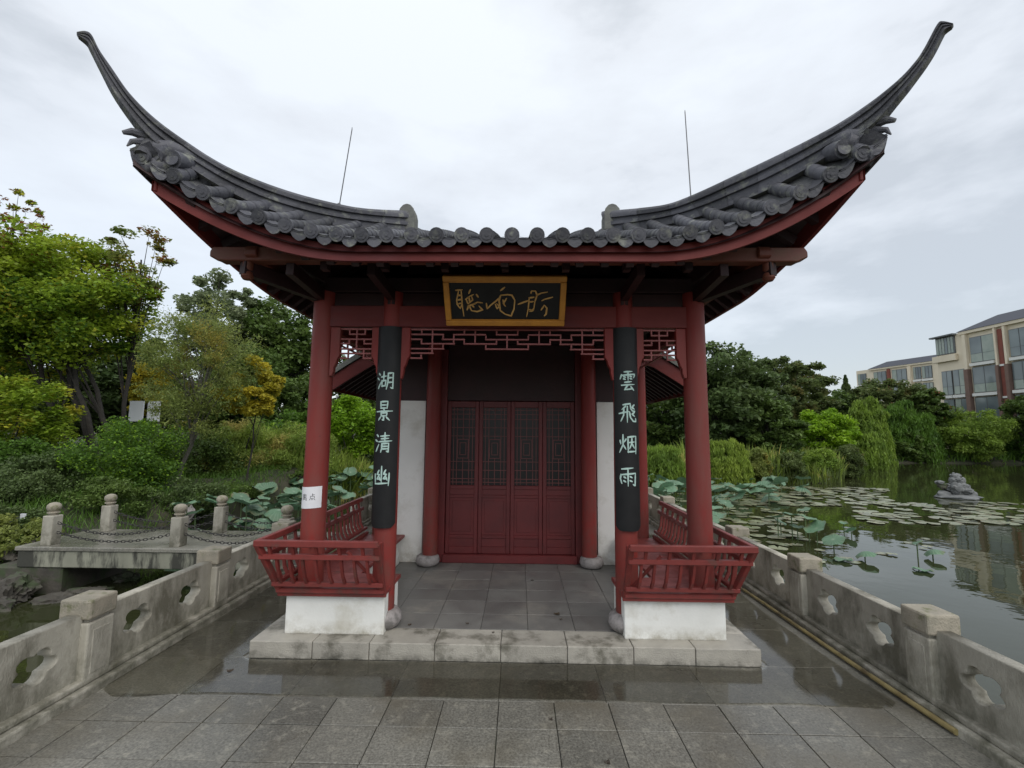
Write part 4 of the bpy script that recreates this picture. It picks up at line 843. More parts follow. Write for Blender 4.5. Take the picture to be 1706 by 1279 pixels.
#@@VEG
# ================================================================== VEGETATION
def nrm(a): return a/np.maximum(1e-9, np.linalg.norm(a, axis=1, keepdims=True))
def quads(name, C, D, S_, L_, W_, m, parent, kind=None, curl=.0):
    "leaves: centre C, tip direction D, side S_, length L_, width W_"
    n = len(C); L_ = np.broadcast_to(L_, (n,))[:, None]; W_ = np.broadcast_to(W_, (n,))[:, None]
    V = np.empty((n, 4, 3)); V[:, 0] = C-D*L_*.5; V[:, 1] = C+S_*W_*.5+D*L_*.05; V[:, 2] = C+D*L_*.5; V[:, 3] = C-S_*W_*.5+D*L_*.05
    if curl: V[:, 2, 2] -= curl*L_[:, 0]
    me = bpy.data.meshes.new(name); me.vertices.add(4*n); me.vertices.foreach_set('co', V.reshape(-1).astype(np.float32))
    me.loops.add(4*n); me.loops.foreach_set('vertex_index', np.arange(4*n, dtype=np.int32)); me.polygons.add(n)
    me.polygons.foreach_set('loop_start', np.arange(0, 4*n, 4, dtype=np.int32)); me.update(); me.validate()
    me.materials.append(LM[m] if isinstance(m, str) else m)
    o = bpy.data.objects.new(name, me); put(o, WL[parent.name] if parent is not None else (0, 0, 0), parent)
    if parent is not None:
        me.transform(Matrix.Translation(-WL[parent.name]))
    if kind: o['kind'] = kind
    return o
def leaf_dirs(n, droop=.0, flat=.5):
    D = NR.normal(size=(n, 3)); D[:, 2] = D[:, 2]*(1-flat)-droop; D = nrm(D)
    T = NR.normal(size=(n, 3)); T[:, 2] *= (1-flat); S_ = nrm(np.cross(D, np.cross(T, D))); return D, S_
def clumps(cen, rad, n, squash=.7, shell=.5):
    "n points spread through soft clumps"
    cen = np.array(cen); k = NR.integers(0, len(cen), n); d = nrm(NR.normal(size=(n, 3))); r_ = NR.random((n, 1))**shell
    P = d*r_*np.array(rad)[k][:, None]; P[:, 2] *= squash; return cen[k]+P
def crown_clumps(c, r3, n, rr, rise=0., top=1.0, hole=.25):
    out_, rad = [], []
    while len(out_) < n:
        d = NR.normal(size=3); d /= np.linalg.norm(d); f = NR.uniform(hole, 1)**.6
        p = np.array(c)+d*np.array(r3)*f
        out_.append(p); rad.append(rr*NR.uniform(.6, 1.3))
    return np.array(out_), np.array(rad)
def trunk_mb(base, top, r0, r1, bend=.15, n=7):
    b, t = Vector(base), Vector(top); L_ = (t-b).length; o1, o2 = rnd.uniform(-bend, bend), rnd.uniform(-bend, bend)
    P = [b.lerp(t, i/n)+Vector((o1, o2, 0))*math.sin(math.pi*i/n)*L_*.25+Vector((rnd.uniform(-1, 1), rnd.uniform(-1, 1), 0))*.012*L_*(i not in (0, n)) for i in range(n+1)]
    return P, [r0*(1.25 if i == 0 else 1)+(r1-r0)*i/n for i in range(n+1)]
def tree(label, base, c, r3, m, nleaf, lsize, name='tree', cat='tree', ncl=60, rr=None, trunks=None, r0=.12, group=None, bark='bark', droop=.1, flat=.5, limbs=12, accents=(), squash=.65, aspect=.55, shell=.5, hole=.25):
    t = thing(name, base, label, cat, group); b = Vector(base); cc = Vector(c)
    cen, rad = crown_clumps(c, r3, ncl, rr or min(r3)*.28, hole=hole)
    mb = MB()
    for tb in (trunks or [b]):
        tb = Vector(tb); top = cc+Vector(((tb.x-b.x)*1.2+rnd.uniform(-.1, .1)*r3[0], rnd.uniform(-.2, .2), r3[2]*.25))
        P, rr_ = trunk_mb(tb, top, r0, r0*.3); mb.tube(P, rr_, 8)
        idx = NR.permutation(len(cen))[:max(2, limbs//len(trunks or [0]))]
        for i in idx:
            q = Vector(cen[i]); f = rnd.uniform(.35, .95); s0 = P[int(f*7)]; mid = s0.lerp(q, .5)+Vector((0, 0, .08*(q-s0).length))
            mb.tube([s0, mid, q], [r0*.38*(1.1-f*.5), r0*.22, r0*.06], 5, caps=False)
    ob('trunk', mb, bark, t, smooth=True)
    P = clumps(cen, rad, nleaf, squash, shell); D, S_ = leaf_dirs(nleaf, droop, flat); L_ = lsize*NR.uniform(.6, 1.3, nleaf)
    quads('crown', P, D, S_, L_, L_*aspect, m, t)
    for am, frac, n2, where in accents:
        k = NR.permutation(len(cen)); sel = [i for i in k if where(cen[i])][:max(1, int(frac*len(cen)))]
        if not sel: continue
        P = clumps(cen[sel], rad[sel]*.9, n2, squash, shell); D, S_ = leaf_dirs(n2, droop, flat); L_ = lsize*NR.uniform(.6, 1.2, n2)
        quads('turning_leaves', P, D, S_, L_, L_*aspect, am, t)
    return t
def gz(p): return ground_z(p[0], p[1])
def tree_px(label, px0, px1, pytop, pybot, Y, m, nleaf, lsize, depth=None, basepx=None, **k):
    if Y > 17 and 'rr' not in k: k['ncl'] = int(k.get('ncl', 60)*1.8); nleaf = int(nleaf*1.6); lsize *= .85
    "crown spanning those pixels of the photo at distance Y"
    a, b = at(px0, (pytop+pybot)/2, Y), at(px1, (pytop+pybot)/2, Y); zt, zb = at((px0+px1)/2, pytop, Y).z, at((px0+px1)/2, pybot, Y).z
    c = Vector(((a.x+b.x)/2, Y, (zt+zb)/2)); rx, rz = (b.x-a.x)/2, (zt-zb)/2
    bx = at(basepx, pybot, Y).x if basepx is not None else c.x
    base = (bx, Y, gz((bx, Y))-.05)
    return tree(label, base, c, (rx*.88, depth or min(rx, 3)*.9, rz*.88), m, nleaf, lsize, **k)
def shrub(label, c, r3, m, n, lsize, name='shrub', cat='shrub', group=None, ncl=40, droop=.0, flat=.3, aspect=.6, m2=None, stems=True):
    z0 = gz(c); t = thing(name, (c[0], c[1], z0-.03), label, cat, group)
    cen, rad = crown_clumps(c, r3, ncl, min(r3)*.34, hole=.35)
    if stems:
        mb = MB()
        for i in range(7): mb.tube([Vector((c[0], c[1], z0-.05)), Vector(cen[i]).lerp(Vector((c[0], c[1], z0)), .4), Vector(cen[i])], [.03, .02, .008], 5, caps=False)
        ob('stem', mb, 'bark', t)
    P = clumps(cen, rad, int(n*1.3), .8, .45); P = P[P[:, 2] > z0-.05+.12*np.sin(P[:, 0]*9)]; n = len(P); D, S_ = leaf_dirs(n, droop, flat); L_ = lsize*NR.uniform(.6, 1.3, n)
    quads('foliage', P, D, S_, L_, L_*aspect, m, t)
    if m2:
        n2 = n//4; P = clumps(cen, rad*1.05, n2, .8, .25); P = P[P[:, 2] > z0+.1]; n2 = len(P); D, S_ = leaf_dirs(n2, droop, flat); L_ = lsize*NR.uniform(.5, 1.1, n2)
        quads('young_leaves', P, D, S_, L_, L_*aspect, m2, t)
    return t
def shrub_px(label, px0, px1, pytop, pybot, Y, m, n, ls, depth=.9, **k):
    a, b = at(px0, pybot, Y), at(px1, pybot, Y); zt, zb = at((px0+px1)/2, pytop, Y).z, at((px0+px1)/2, pybot, Y).z
    return shrub(label, ((a.x+b.x)/2, Y, (zt+zb)/2), ((b.x-a.x)/2*.85, depth, (zt-zb)/2*.85), m, n, ls, **k)
def blades(name, P, H_, wd, m, parent, lean=.35, bend=.5):
    "grass or reed blades: three segments each"
    n = len(P); az = NR.random(n)*6.283; ln = NR.random(n)*lean; dr = np.c_[np.cos(az), np.sin(az)]
    az2 = az+1.57+NR.normal(size=n)*.5; sd_ = np.c_[np.cos(az2), np.sin(az2), np.zeros(n)]; V = np.empty((n, 7, 3)); fs = [0, .4, .75, 1]
    for i, f in enumerate(fs):
        off = ln*f+bend*ln*f*f*1.2; c = np.c_[P[:, 0]+dr[:, 0]*off*H_, P[:, 1]+dr[:, 1]*off*H_, P[:, 2]+H_*(f-.25*ln*f*f*f)]
        w_ = (wd*(1-.25*f) if i < 3 else 0)
        if i < 3: V[:, 2*i] = c-sd_*w_/2; V[:, 2*i+1] = c+sd_*w_/2
        else: V[:, 6] = c
    me = bpy.data.meshes.new(name); me.vertices.add(7*n); me.vertices.foreach_set('co', V.reshape(-1).astype(np.float32))
    base = (np.arange(n)*7)[:, None]; q = np.concatenate([base+np.array([[0, 1, 3, 2]]), base+np.array([[2, 3, 5, 4]])], 1).reshape(-1); t3 = (base+np.array([[4, 5, 6]])).reshape(-1)
    idx = np.concatenate([q, t3]).astype(np.int32); st = np.concatenate([np.arange(0, 8*n, 4), 8*n+np.arange(0, 3*n, 3)]).astype(np.int32)
    me.loops.add(len(idx)); me.loops.foreach_set('vertex_index', idx); me.polygons.add(3*n); me.polygons.foreach_set('loop_start', st); me.update(); me.validate(); me.materials.append(LM[m])
    o = bpy.data.objects.new(name, me); put(o, WL[parent.name] if parent is not None else (0, 0, 0), parent)
    if parent is not None: me.transform(Matrix.Translation(-WL[parent.name]))
    return o
def reeds(label, x0, x1, y0, y1, n, h, wd, m, name='reed_bed', cat='reeds', fn=None, lean=.35):
    P = np.c_[NR.uniform(x0, x1, n), NR.uniform(y0, y1, n), np.zeros(n)]
    if fn: P = P[[bool(fn(p)) for p in P]]
    P[:, 2] = [max(gz(p), WZ-.05) for p in P]; o = blades(name, P, h*NR.uniform(.45, 1.1, len(P))*(.85+.25*np.sin(P[:, 0]*1.7)*np.cos(P[:, 1]*1.1)), wd, m, None, lean)
    return tag(o, label, cat, None, 'stuff')
def willow(label, px0, px1, pytop, pybot, Y, m, n, ls, name='willow', strands=150, group=None, depth=None, cat='willow tree'):
    a, b = at(px0, pybot, Y), at(px1, pybot, Y); zt, zb = at((px0+px1)/2, pytop, Y).z, at((px0+px1)/2, pybot, Y).z
    cx_, rx = (a.x+b.x)/2, (b.x-a.x)/2; H_ = zt-zb; z0 = gz((cx_, Y)); t = thing(name, (cx_, Y, z0), label, cat, group)
    dp = depth or rx*.8; mb = MB(); P, rr_ = trunk_mb((cx_, Y, z0-.1), (cx_, Y, zt-H_*.3), rx*.06+.03, .04); mb.tube(P, rr_, 7)
    C, D = [], []
    per = n//strands; Ls = []
    for k in range(strands):
        u = NR.random()*6.283; f = NR.random()**.5; x = cx_+rx*f*math.cos(u)*.92; y = Y+dp*f*math.sin(u); ztop = zt-H_*(.08+.42*f*f)-NR.random()*.18*H_; ln = min(ztop-zb, H_*NR.uniform(.30, .75))
        if k % 8 == 0: mb.tube([P[5], Vector(((P[5].x+x)/2, (P[5].y+y)/2, ztop+.05*H_)), Vector((x, y, ztop))], [.04, .02, .008], 4, caps=False)
        g = np.sort(NR.random(per)); out_ = .22*rx*(g**.7)
        ux, uy = math.cos(u), math.sin(u)
        C.append(np.c_[x+ux*out_+NR.normal(size=per)*.05*rx, y+uy*out_+NR.normal(size=per)*.05*rx, ztop-ln*g**1.3+.02*H_]); 
    C = np.concatenate(C)
    wc, wr = crown_clumps((cx_, Y, zt-H_*.33), (rx*.85, dp*.8, H_*.30), 50, rx*.22); C = np.concatenate([C, clumps(wc, wr, int(n*.9), .9)]); n2 = len(C); D = nrm(NR.normal(size=(n2, 3))*.35+np.array([0, 0, -1.0])); S_ = nrm(np.cross(D, NR.normal(size=(n2, 3))))
    ob('trunk', mb, 'bark', t, smooth=True); quads('crown', C, D, S_, ls*NR.uniform(.7, 1.4, n2), ls*.22, m, t); return t

# ---- left bank, from far to near
tree_px('dark dense tree mass behind the left outer column', 380, 560, 480, 740, 24, 'dark', 16000, .28, depth=2.5, ncl=70, name='broadleaf_tree')
tree_px('pale silvery poplar whose top rises beside the left eave', 300, 425, 440, 660, 22, 'silver', 12000, .22, depth=2, ncl=60, name='poplar_tree')
tree_px('grey green poplar half hidden under the left eave', 410, 500, 500, 680, 26, 'silver', 9000, .24, depth=2, ncl=50, name='poplar_tree')
tree_px('dark evergreen filling the gap left of the yellow tree', 170, 330, 560, 730, 21, 'deep', 10000, .25, depth=2, ncl=50, name='broadleaf_tree')
tree_px('shaded dark tree at the left edge behind the tall yellow green tree', -160, 110, 500, 760, 19, 'dark', 14000, .26, depth=2.4, ncl=60, name='broadleaf_tree')
tree_px('golden yellow tree glowing behind the slender pale trunk', 372, 470, 592, 705, 12.3, 'yellow', 14000, .09, depth=.9, ncl=40, name='yellow_tree', limbs=9, r0=.028)
tree_px('smaller yellow tree between the dark trunks and the white boards', 200, 300, 600, 700, 17.5, 'yellow', 5000, .12, depth=.8, ncl=26, name='yellow_tree', limbs=8, r0=.05)
tree_px('yellow leaved tree at the left edge under the tall tree', -60, 70, 500, 640, 16.5, 'yellow', 4200, .13, depth=.9, ncl=24, name='yellow_tree', limbs=8, r0=.05)
b0 = at(175, 700, 13)
tree_px('tall spreading tree with yellow green leaves and several dark trunks', -150, 268, 372, 650, 13, 'yg', 70000, .125, depth=2.3, basepx=165, ncl=300, name='maple_tree', rr=.55, squash=.6, flat=.6, hole=.1,
        trunks=[(at(px, 700, 13).x, 13+dy, ground_z(at(px, 700, 13).x, 13)-.1) for px, dy in ((142, 0), (160, .2), (186, -.1), (200, .3))], r0=.085, limbs=40,
        accents=(('rust', .06, 900, lambda p: p[2] > 6.2), ('yellow', .06, 1300, lambda p: p[2] < 4.8), ('mid', .5, 16000, lambda p: p[2] < 5.8)))
tree_px('thin sprays of reddish twigs topping the crown beside the left eave', 150, 300, 372, 520, 13.4, 'olive', 3000, .12, depth=.9, ncl=40, name='maple_tree', rr=.26, limbs=24, r0=.07, squash=.5, flat=.7, hole=.5, accents=(('rust', .3, 700, lambda p: True),))
tree_px('reddish leaf sprays rising at the top left corner of the trees', -20, 70, 312, 430, 13.2, 'rust', 500, .11, depth=.6, ncl=22, name='maple_tree', rr=.2, limbs=16, r0=.05, hole=.5, accents=(('yg', .6, 900, lambda p: True),))
tree_px('slender tree with a pale leaning trunk and airy olive leaves', 240, 425, 490, 745, 11.5, 'olive', 24000, .08, depth=1.3, basepx=290, ncl=120, name='slender_tree', rr=.34, limbs=34, r0=.055, bark='palebark', droop=.4, flat=.2, aspect=.28, squash=.8,
        trunks=[(at(292, 835, 11.5).x, 11.5, ground_z(at(292, 835, 11.5).x, 11.5)-.1)])
# white boards behind the trees
for px, w_, lab in ((238, 24, 'white notice board behind the trees, the left one of two'), (254, 19, 'white notice board behind the trees, the right one of two')):
    a, b = at(px-w_/2+(-12 if px < 250 else 0), 700, 15.5), at(px+w_/2+(-12 if px < 250 else 2), 700, 15.5); z0, z1 = at(px, 702, 15.5).z, at(px, 668, 15.5).z
    t = thing('notice_board', ((a.x+b.x)/2, 15.5, gz(a)), lab, 'sign'); ob('panel', B(a.x, b.x, 15.48, 15.51, z0, z1), 'whiteboard', t, bevel=.005)
    for x in (a.x+.05, b.x-.05): ob('leg', B(x-.02, x+.02, 15.512, 15.55, gz(a)-.1, z1-.03), 'metal', t)
shrub_px('large rounded dark green shrub on the bank behind the bridge', 105, 300, 690, 860, 10.2, 'mid', 16000, .06, depth=1.0, ncl=70, m2='bright')
shrub_px('dark shrub in deep shade left of the rounded shrub', -20, 140, 740, 900, 9.6, 'deep', 11000, .07, depth=1.0, ncl=55)
shrub_px('layered bright green bush low at the left edge', -120, 125, 610, 770, 11.0, 'yg', 12000, .10, depth=1.1, ncl=60, flat=.8)
shrub_px('darker layered bush under the bright one at the left edge', -140, 60, 700, 860, 9.9, 'mid', 10000, .08, depth=1.0, ncl=50, flat=.7)
shrub_px('shaded shrub behind the pale leaning trunk', 255, 400, 700, 850, 13.0, 'dark', 12000, .09, depth=1.0, ncl=60)
shrub_px('dim shrub at the foot of the reeds behind the lotus leaves', 330, 520, 770, 850, 13.6, 'dark', 9000, .09, depth=.6, ncl=55)
shrub_px('leafy green thicket behind the reeds left of the outer column', 380, 540, 690, 800, 16.5, 'mid', 9000, .13, depth=1.2, ncl=55, m2='bright')
shrub_px('small dark bush hanging over the rocks at the left edge', -60, 45, 840, 930, 7.3, 'deep', 5000, .05, depth=.6, ncl=34)
shrub_px('low scrubby plant on the bank beside the bridge end', 20, 90, 870, 925, 7.0, 'olive', 2200, .045, depth=.35, ncl=24, droop=.2)
reeds('stand of tall light green reeds and grass left of the outer column', -9.2, -5.0, 14.2, 16.6, 4200, 1.25, .035, 'reed', fn=lambda p: p[1] > np.interp(p[0], SHX, SHY)-.1, lean=.5)
tree_px('deep green tree closing the view behind the yellow tree', 300, 520, 560, 760, 20, 'dark', 16000, .22, depth=1.6, ncl=80, name='broadleaf_tree')
tree_px('dark tree between the black trunks of the tall tree', 60, 300, 560, 760, 18.5, 'deep', 16000, .22, depth=1.6, ncl=80, name='broadleaf_tree')
tree_px('shaded green tree behind the tall tree at the far left', -200, 60, 420, 740, 17.5, 'mid', 20000, .2, depth=2.0, ncl=90, name='broadleaf_tree')
shrub_px('leafy willow shrub on the bank between the pale trunk and the reeds', 330, 460, 690, 820, 13.8, 'reed', 14000, .12, depth=1.0, ncl=70, aspect=.2, flat=.0)
shrub_px('long green leaved shrub touching the left outer column', 430, 560, 695, 830, 14.6, 'reed', 14000, .13, depth=1.0, ncl=70, aspect=.2, flat=.0)
shrub_px('dark low shrub right behind the left end of the footbridge', -40, 120, 770, 890, 8.7, 'deep', 9000, .055, depth=.6, ncl=60)
shrub_px('dark low shrub behind the footbridge, left of the pale rock', 95, 245, 790, 885, 8.9, 'dark', 9000, .055, depth=.55, ncl=60)
shrub_px('dark low shrub behind the footbridge, right of the pale rock', 250, 400, 790, 872, 9.9, 'deep', 8000, .055, depth=.5, ncl=60)
shrub_px('creeping bush hanging over the water behind the footbridge', 330, 470, 800, 868, 11.6, 'dark', 7000, .06, depth=.5, ncl=55)
reeds('rough grass and weeds covering the left bank', -16, -6.0, 4.6, 15, 26000, .30, .012, 'mid', name='bank_grass', cat='grass', fn=lambda p: p[1] > np.interp(p[0], SHX, SHY)+.15, lean=.9)
for i, (px0, px1, y0, y1, Y, m_, lab) in enumerate(((-60, 90, 790, 885, 9.6, 'dark', 'ferny dark ground shrub at the far left behind the bridge'), (60, 200, 800, 880, 10.4, 'mid', 'mid green ground shrub behind the left far post of the bridge'),
        (180, 330, 800, 866, 11.0, 'dark', 'dark ground shrub under the pale leaning trunk'), (300, 430, 790, 858, 12.4, 'mid', 'mid green ground shrub between pale trunk and lotus leaves'), (400, 530, 775, 842, 14.0, 'dark', 'dark ground shrub behind the lotus leaves, by the left column'), (140, 290, 745, 830, 12.2, 'deep', 'dark shrub in shadow between rounded shrub and pale trunk'), (-80, 60, 860, 960, 7.0, 'olive', 'scrubby brownish plant on the rocks at the left edge'))):
    shrub_px(lab, px0, px1, y0, y1, Y, m_, 9000, .05+.003*Y*.5, depth=.7, ncl=70)
# gap between the left columns
shrub_px('bright yellow green bush seen between the left columns', 535, 650, 640, 770, 17, 'bright', 9000, .13, depth=1.2, ncl=50, name='bright_bush', flat=.6)
tree_px('dark tree behind the bright bush between the left columns', 520, 680, 560, 760, 26, 'dark', 9000, .28, depth=2, ncl=50, name='broadleaf_tree')
shrub_px('shadowed bush low between the left columns', 560, 660, 730, 815, 18.5, 'deep', 5000, .13, depth=.8, ncl=40)
shrub_px('mid green bush left of the bright one behind the reeds', 470, 560, 650, 790, 19, 'mid', 7000, .14, depth=1.2, ncl=45)
# ---- right bank
tree_px('tall dark evergreen next to the right outer column, nearest of the group', 1120, 1260, 560, 800, 27, 'deep', 20000, .28, depth=2.6, ncl=100, name='evergreen_tree', rr=.9, squash=.5, droop=.3)
tree_px('tall dark evergreen with a pointed top right of the outer column', 1190, 1310, 566, 760, 30, 'deep', 16000, .30, depth=2.4, ncl=90, name='evergreen_tree', rr=.8, squash=.5, droop=.3)
tree_px('broad green tree behind the gap between the right columns', 1040, 1190, 600, 790, 31, 'dark', 14000, .32, depth=2.6, ncl=70, name='broadleaf_tree', accents=(('brown', .3, 2500, lambda p: True),))
tree_px('lower dark evergreen over the reeds left of the bright bush', 1225, 1335, 650, 790, 26, 'dark', 12000, .26, depth=2, ncl=70, name='evergreen_tree', squash=.5, droop=.3)
tree_px('bronze green tree with a ragged top beyond the evergreens', 1265, 1345, 585, 720, 42, 'brown', 10000, .36, depth=3, ncl=60, name='broadleaf_tree')
tree_px('second bronze green tree with the taller top beyond the evergreens', 1300, 1385, 588, 730, 45, 'brown', 10000, .36, depth=3, ncl=60, name='broadleaf_tree')
tree_px('dark low tree between the bronze trees and the far building', 1360, 1440, 645, 740, 48, 'dark', 8000, .40, depth=3, ncl=50, name='broadleaf_tree')
sp_ = at(1408, 625, 52)
t = thing('spruce_tree', (sp_.x, 52, .2), 'small dark spruce spire standing alone against the sky', 'tree'); ob('trunk', MB().tube([(sp_.x, 52, .2), (sp_.x, 52, sp_.z)], [.15, .03], 6), 'bark', t)
zz = NR.random(3500)**.7; hh = sp_.z-2.5; rr_ = (1-zz)*1.7*(.55+.45*np.abs(np.sin(zz*22))); az = NR.random(3500)*6.283
Pq = np.c_[sp_.x+rr_*np.cos(az), 52+rr_*np.sin(az), 2.5+zz*hh-.15*rr_]; D, S_ = leaf_dirs(3500, .4, .4); quads('crown', Pq, D, S_, .32, .12, 'deep', t)
tree_px('bronze tinted tree in front of the far apartment building', 1415, 1535, 628, 730, 46, 'brown', 11000, .36, depth=3, ncl=60, name='broadleaf_tree')
tree_px('dark reddish tree in the notch between the two buildings', 1528, 1575, 640, 725, 42, 'dark', 5000, .30, depth=1.6, ncl=40, name='broadleaf_tree', accents=(('rust', .3, 500, lambda p: True),))
tree_px('dark small tree at the right edge before the large building', 1672, 1740, 655, 730, 40, 'dark', 5000, .28, depth=1.6, ncl=36, name='broadleaf_tree')
tree_px('bright light green tree beyond the reed island', 1322, 1425, 675, 770, 33, 'bright', 12000, .24, depth=2.4, ncl=70, name='bright_tree')
willow('willow with hanging strands right of the bright tree', 1412, 1482, 655, 775, 38.5, 'willow', 12000, .34, strands=170)
willow('drooping willow low over the water at the end of the reed island', 1420, 1475, 720, 782, 32, 'willow', 7000, .26, strands=110)
willow('rounded willow before the far apartment building', 1470, 1560, 668, 775, 42, 'mid', 13000, .36, strands=170)
tree_px('broad rounded light green willow before the large building', 1545, 1672, 676, 772, 41.5, 'willow', 18000, .30, depth=3.2, ncl=90, name='round_willow', cat='willow tree', droop=.6, flat=.0, aspect=.3)
tree_px('rounded darker willow at the right edge of the far bank', 1655, 1790, 690, 772, 41.5, 'mid', 14000, .30, depth=3.2, ncl=80, name='round_willow', cat='willow tree', droop=.6, flat=.0, aspect=.3)
tree_px('dark bush at the waterline between the willows', 1455, 1560, 720, 775, 40.8, 'dark', 7000, .30, depth=1.5, ncl=50, name='broadleaf_tree')
for px0, px1, lab in ((1180, 1250, 'dark undergrowth behind the weeping light green clump'), (1250, 1330, 'dark undergrowth behind the reeds of the island')):
    shrub_px(lab, px0, px1, 735, 800, 24.5, 'dark', 6000, .18, depth=1.0, ncl=40)
willow('weeping light yellow green clump at the left end of the reed island', 1174, 1250, 730, 808, 20.0, 'lime', 13000, .16, name='weeping_shrub', strands=150, cat='shrub')
willow('light green weeping clump seen between the right columns', 1068, 1142, 740, 806, 20.4, 'willow', 7000, .17, name='weeping_shrub', strands=120, cat='shrub')
reeds('tall reed bed along the island on the right shore', 3.5, 19.5, 19.4, 30, 15000, 1.45, .05, 'reed', fn=lambda p: -.3 < p[1]-np.interp(p[0], SHX, SHY) < 2.6, lean=.45)
reeds('brownish reeds at the water edge of the right shore', 9, 19.5, 20.5, 30, 5000, 1.15, .05, 'brown', name='reed_fringe', fn=lambda p: -.45 < p[1]-np.interp(p[0], SHX, SHY) < .9, lean=.4)
reeds('green ground cover along the far bank of the lake', 19, 70, 28, 46, 9000, .9, .09, 'mid', name='ground_cover', cat='ground cover', fn=lambda p: 0 < p[1]-np.interp(p[0], SHX, SHY) < 5, lean=.6)
for px0, px1, pt_, m_, lab in ((1236, 1290, 742, 'olive', 'bushy olive green waterside shrub in the middle of the reed bed'), (1285, 1345, 750, 'brown', 'bronze green waterside shrub behind the white stone lantern'), (1335, 1400, 742, 'willow', 'light green waterside shrub in the reeds right of the lantern'), (1385, 1440, 735, 'brown', 'brownish red tinted shrub at the right tip of the reed island'), (1070, 1110, 760, 'olive', 'low shrub at the waterline between the right columns'), (1195, 1240, 752, 'mid', 'green shrub in the reeds behind the weeping clump')):
    Y_ = {1236: 21.6, 1285: 22.2, 1335: 23.2, 1385: 25.5, 1070: 20.8, 1195: 21.6}[px0]
    shrub_px(lab, px0, px1, pt_, 806, Y_, m_, 9000, .15, depth=.7, ncl=60, aspect=.35, flat=0.)
# distant wood closing the horizon
nW = 90000; aw = NR.uniform(-2.1, 1.02, nW); rw = 66+NR.uniform(0, 14, nW)+14*np.abs(np.sin(aw*.5)); wx = rw*np.sin(aw)*1.35; wy = np.where(aw > 0, 60+rw*np.cos(aw)*.25, rw*np.cos(aw))
hmax = 5.5+1.5*np.sin(aw*21)+1.1*np.sin(aw*55+1)+.7*np.sin(aw*120); wz = NR.random(nW)**.8*hmax+.2
D, S_ = leaf_dirs(nW, .1, .3); fw = quads('distant_wood', np.c_[wx, wy, wz], D, S_, .85, .6, 'dark', None); tag(fw, 'far off wood closing the horizon behind the pavilion and the lake', 'trees', None, 'stuff')
# ================================================================== LAKE THINGS
def rock_mesh(r3, seed, sub=3, amp=.25):
    import bmesh
    from mathutils import noise
    bm = bmesh.new(); bmesh.ops.create_icosphere(bm, subdivisions=sub, radius=1)
    for v in bm.verts:
        k = 1+amp*noise.noise(v.co*1.4+Vector((seed*3.1, seed, 0)))+amp*.6*abs(noise.noise(v.co*3.7+Vector((seed, 0, 7))))+amp*.25*noise.noise(v.co*8+Vector((0, seed, 3)))
        v.co = Vector((v.co.x*r3[0]*k, v.co.y*r3[1]*k, v.co.z*r3[2]*k))
    vs_ = [tuple(v.co) for v in bm.verts]; fs = [tuple(v.index for v in f.verts) for f in bm.faces]; bm.free(); return vs_, fs
def rock(c, r3, seed, label=None, m='rock', parent=None, name='rock', sub=3, amp=.35, group=None):
    v, f = rock_mesh(r3, seed, sub, amp); mb = MB().add([(x+c[0], y+c[1], z+c[2]) for x, y, z in v], f); o = ob(name, mb, m, parent, smooth=False)
    o.data.shade_smooth(); o.data.set_sharp_from_angle(angle=R(28))
    if label: tag(o, label, 'rock', group)
    return o
k = 0
for px, py, z, w_, h_, lab in ((20, 985, -.5, 60, 40, 'big dark rock at the left edge of the bank, above the lowest one'), (75, 950, -.45, 70, 34, 'broad rock in the middle of the left bank below the bridge end'), (125, 965, -.6, 50, 26, 'rock at the water line under the bridge abutment'), (10, 925, -.25, 50, 30, 'brownish rock high on the bank at the left edge'), (60, 905, -.15, 40, 22, 'small rock among the weeds just left of the bridge end'), (150, 990, -.62, 60, 22, 'flat wet rock in the water before the abutment'), (-10, 1010, -.6, 60, 40, 'lowest rock of the bank, cut by the left edge'), (210, 965, -.62, 40, 18, 'small wet rock in the shade under the footbridge'), (100, 1000, -.65, 70, 24, 'low rock in the dark water nearest the left balustrade')):
    p = atz(px, py, z); s_ = p.y/767.5; k += 1
    rock((p.x, p.y, p.z-.02), (w_*s_*.45, w_*s_*.38, h_*s_*.55), k, lab, group='rocks along the left bank', sub=4, amp=.7)
for px, py, Y, w_, h_, lab in ((270, 868, 9.6, 46, 24, 'pale rounded rock on the bank behind the footbridge'), (312, 856, 9.4, 22, 26, 'upright grey rock just behind the middle ball topped post'), (235, 862, 9.9, 26, 14, 'small flat rock left of the pale rounded one behind the footbridge')):
    p = at(px, py, Y); s_ = Y/767.5; k += 1; rock((p.x, Y, p.z), (w_*s_*.5, w_*s_*.4, h_*s_*.55), k, lab, m='drum')
# carved rock group standing in the lake
c0 = atz(1593, 829, WZ); u = c0.y/767.5
sc_ = thing('stone_sculpture', (c0.x, c0.y, WZ), 'grey carved stone group on a low flat rock rising from the lake', 'sculpture')
def R_(dx, dz, rx, rz, seed, nm, sub=3, amp=.3, dy=0, m='figure'): return rock((c0.x+dx*u, c0.y+dy, WZ+dz*u), (rx*u, rx*u*.75, rz*u), seed, None, m, sc_, nm, sub, amp)
R_(2, 1, 30, 6, 31, 'base_rock', amp=.25); R_(20, 5, 12, 7, 32, 'base_rock'); R_(-18, 5, 10, 6, 33, 'base_rock')
R_(2, 15, 17, 9, 34, 'body', 4, .55); R_(14, 13, 10, 8, 35, 'body', 3, .5, .1); R_(-6, 17, 8, 8, 36, 'figure', 3, .5, -.2)
R_(3, 26, 9, 8, 37, 'figure', 4, .5); R_(2, 34, 7, 4.5, 38, 'head', 3, .35); R_(-1, 38, 2.2, 2.4, 39, 'crest', 2, .3)
